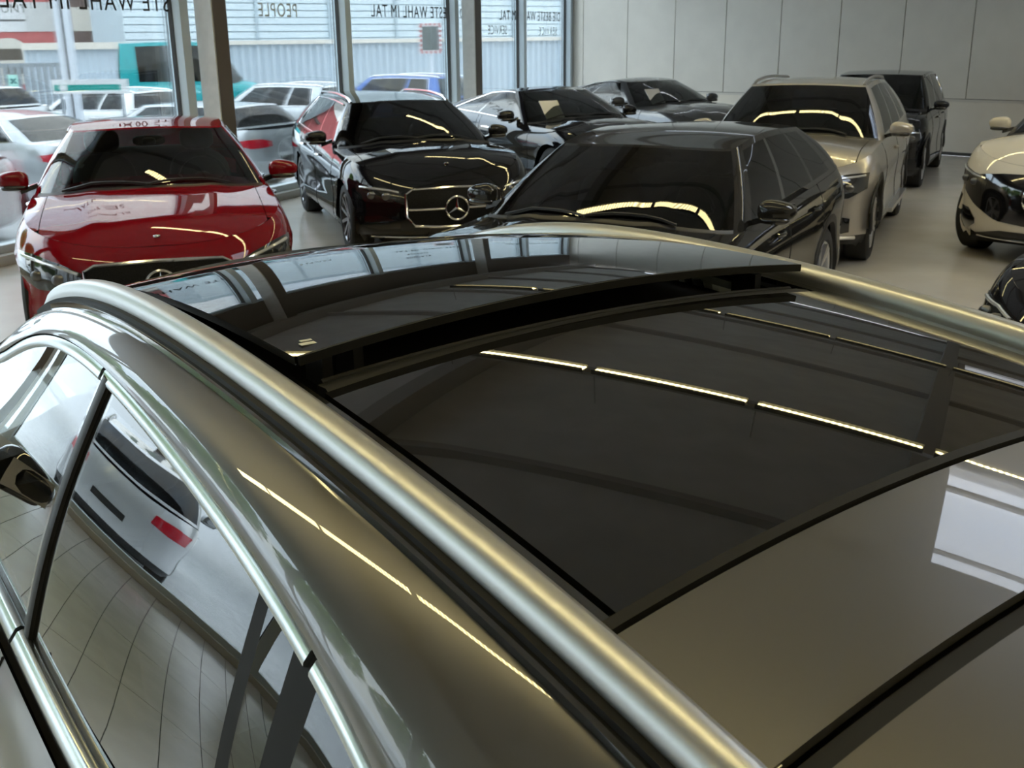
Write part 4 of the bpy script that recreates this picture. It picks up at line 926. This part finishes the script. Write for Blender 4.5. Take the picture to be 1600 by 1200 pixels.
# window trims, glass, pillars on both sides
BELT = [(.2, .80, 1.125), (1.42, .83, 1.115), (2.1, .83, 1.115), (2.9, .82, 1.10), (3.25, .80, 1.10)]
def blp(s): return cinterp([(a, b) for a, b, c_ in BELT], s), cinterp([(a, c_) for a, b, c_ in BELT], s)
def sidept(sg, s, g, out=0):
    a, za = blp(s); b, zb_ = chp(s); zb_ = max(zb_, za + .004)
    return Vector(L_(s, sg * (lerp(a, b, g) + .018 * math.sin(PI * g) + out), lerp(za, zb_, g)))
SG1 = glass('fg_front_door_glass', (.55, .60, .58), 1.6, 1.5); SG2 = glass('fg_privacy_glass', (.05, .05, .055), 1.8, 1.55)
TRIMA = mat('satin_chrome', (.56, .59, .58), .22, 1.0); DIVM = mat('divider_black', (.012, .012, .012), .6, spec=.2)
for sg in (1, -1):
    def pane(name, sa, sb, m, top=None):   # sa(g), sb(g)
        rows = [[sidept(sg, lerp(sa(g), sb(g), k / 24), g, .0) for k in range(25)] for g in [j / 12 for j in range(13)]]
        return MB().grid(rows).build(name, m, fr_, True, 60)
    lin = lambda lo, hi: (lambda g: lerp(lo, hi, g))
    pane('side_window', lin(1.90, 1.80), lin(3.2, 2.95), SG1)
    pane('pillar_trim', lin(1.80, 1.71), lin(1.90, 1.80), GLOSSB)
    pane('side_window', lin(1.02, 1.06), lin(1.80, 1.71), SG2)
    pane('pillar_trim', lin(.985, 1.03), lin(1.02, 1.06), DIVM)
    pane('side_window', lin(.93, .95), lin(.985, 1.03), SG2)
    pane('pillar_trim', lin(.89, .885), lin(.93, .95), DIVM)
    pane('side_window', lin(.45, .62), lin(.89, .885), SG2)
    pane('rear_quarter', lin(.05, .3), lin(.45, .62), GP)
    # upper trim in two lengths with a joint
    def strip(name, fn, a, b, w_, m, n=40, hgt=.009):
        rows = []
        for k in range(n + 1):
            s = lerp(a, b, k / n); p, nrm = fn(s); rows.append((p, nrm))
        mb = MB(); G = []
        for k, (p, nrm) in enumerate(rows):
            t = (rows[min(k + 1, n)][0] - rows[max(k - 1, 0)][0]).normalized(); acr = t.cross(nrm).normalized()
            G.append([p + acr * x_ + nrm * y_ for x_, y_ in ((-w_, -.006), (-w_ * .98, hgt * .5), (-w_ * .6, hgt), (w_ * .6, hgt), (w_ * .98, hgt * .5), (w_, -.006))])
        mb.grid(G, True); q = len(G[0]); mb.f.append(tuple(range(q))); mb.f.append(tuple(n * q + i for i in range(q)))
        return mb.build(name, m, fr_, True, 50)
    out = Vector((0, -sg * 1.0, 0))
    upf = lambda s: (Vector(L_(s, sg * (chp(s)[0] + .004), chp(s)[1] - .002)), Vector((0, -sg * .85, .52)).normalized())
    strip('window_trim', upf, .42, .895, .0122, TRIMA, 40, .005); strip('window_trim', upf, .91, 1.775, .0122, TRIMA, 60, .005); strip('window_trim', upf, 1.79, 3.2, .0122, TRIMA, 60, .005)
    lof = lambda s: (Vector(L_(s, sg * (blp(s)[0] + .012), blp(s)[1] - .004)), Vector((0, -sg * .80, .6)).normalized())
    strip('belt_trim', lof, .3, 1.865, .020, TRIMA, 40, .012); strip('belt_trim', lof, 1.88, 3.2, .020, TRIMA, 40, .012)
    inf = lambda s: (Vector(L_(s, sg * (blp(s)[0] - .012), blp(s)[1] + .012)), Vector((0, -sg * .7, .7)).normalized())
    strip('belt_seal', inf, .3, 3.2, .012, SEALM, 40, .006)
    ups = lambda s: (Vector(L_(s, sg * (chp(s)[0] - .012), chp(s)[1] + .016)), Vector((0, -sg * .7, .7)).normalized())
    strip('window_gutter', ups, .42, 3.15, .0055, SEALM, 60, .003)
    strip('window_divider', lambda s: (sidept(sg, lerp(1.845, 1.755, s), s, .004), Vector((0, -sg, .3)).normalized()), 0, 1, .014, BLACKP, 10, .006)
    strip('door_gap', lambda s: (sidept(sg, lerp(1.872, 1.785, s), s, .001), Vector((0, -sg, .3)).normalized()), 0, 1, .003, DIVM, 10, .001)
    # shoulder from the belt trim to the doors
    MB().grid([[L_(s, sg * lerp(blp(s)[0], .865, u), lerp(blp(s)[1] - .01, 1.07, u)) for u in (0, .5, 1)] for s in [lerp(.1, 3.25, k / 40) for k in range(41)]]).build('door_shoulder', GP, fr_)
# windshield, A pillars, cowl
rows = []
for j in range(15):
    v = j / 14
    r = []
    for k in range(25):
        y = -1 + k / 12; s = lerp(2.42, 3.35, v) + .05 * (1 - y * y); hwid = lerp(.56, .70, v); r.append(L_(s, y * hwid, lerp(roofz(2.42, .0), 1.17, v) + .03 * math.sin(PI * v) - .04 * abs(y) ** 2 * (1 - v)))
    rows.append(r)
MB().grid(rows).build('windshield', glass('fg_windshield', (.5, .55, .54), 1.2), fr_)
for sg in (1, -1):
    MB().grid([[L_(s, sg * lerp(.585, chp(s)[0], u), lerp(rz_(s) - .012, chp(s)[1], u)) for u in (0, .5, 1)] for s in [lerp(2.4, 3.25, k / 20) for k in range(21)]]).build('a_pillar', GP, fr_)
# tailgate glass and lower tail
MB().grid([[L_(lerp(.03, -.10, v), lerp(.53, .62, v) * (-1 + k / 10), lerp(1.42, 1.08, v)) for k in range(21)] for v in [j / 6 for j in range(7)]]).build('rear_window', SG2, fr_)
# cabin
S = seat_meshes()
for (s, t) in ((2.05, -.37), (2.05, .37)):
    b = link('front_seat', S['b'], fr_); b.location = L_(s, t, .68); b.rotation_euler = (0, -.25, 0); link('seat_cushion', S['c'], b); link('headrest', S['h'], b)
b = link('rear_bench', S['r'], fr_); b.location = L_(1.05, 0, .70); b.rotation_euler = (0, -.3, 0)
for t in (-.38, 0, .38):
    h = link('headrest', S['h'], b); h.location = (0, -t, -.06)
o = link('steering_wheel', S['w'], fr_); o.location = L_(2.62, -.37, 1.04); o.rotation_euler = (0, -.42, 0)
MB().grid([[L_(3.05 + a, .72 * (-1 + k / 8), 1.07 + b_) for k in range(17)] for a, b_ in ((.3, -.02), (.1, .0), (-.1, .01), (-.2, -.05), (-.2, -.35))]).build('dashboard', BLACKP, fr_)
MB().obox(L_(1.6, 0, .5), (1.6, 0, 0), (0, .68, 0), (0, 0, .05)).build('cabin_floor', UNDER, fr_, False)
MB().grid([[L_(lerp(.5, 1.30, i / 10), -.55 + 1.1 * k / 10, roofz(lerp(.5, 1.3, i / 10), -.55 + 1.1 * k / 10) - .06) for k in range(11)] for i in range(11)]).build('headliner', UNDER, fr_)
# exterior mirrors and front details
fg.mirrors(GLOSSB)
headlights(fg, [(.48, .74, .80), (.62, .72, .84), (.78, .72, .86), (.87, .75, .85)]); grille(fg, .45, .50, .82)
taillights(fg, [(.5, .86, 1.0), (.7, .84, 1.02), (.88, .86, 1.0)])
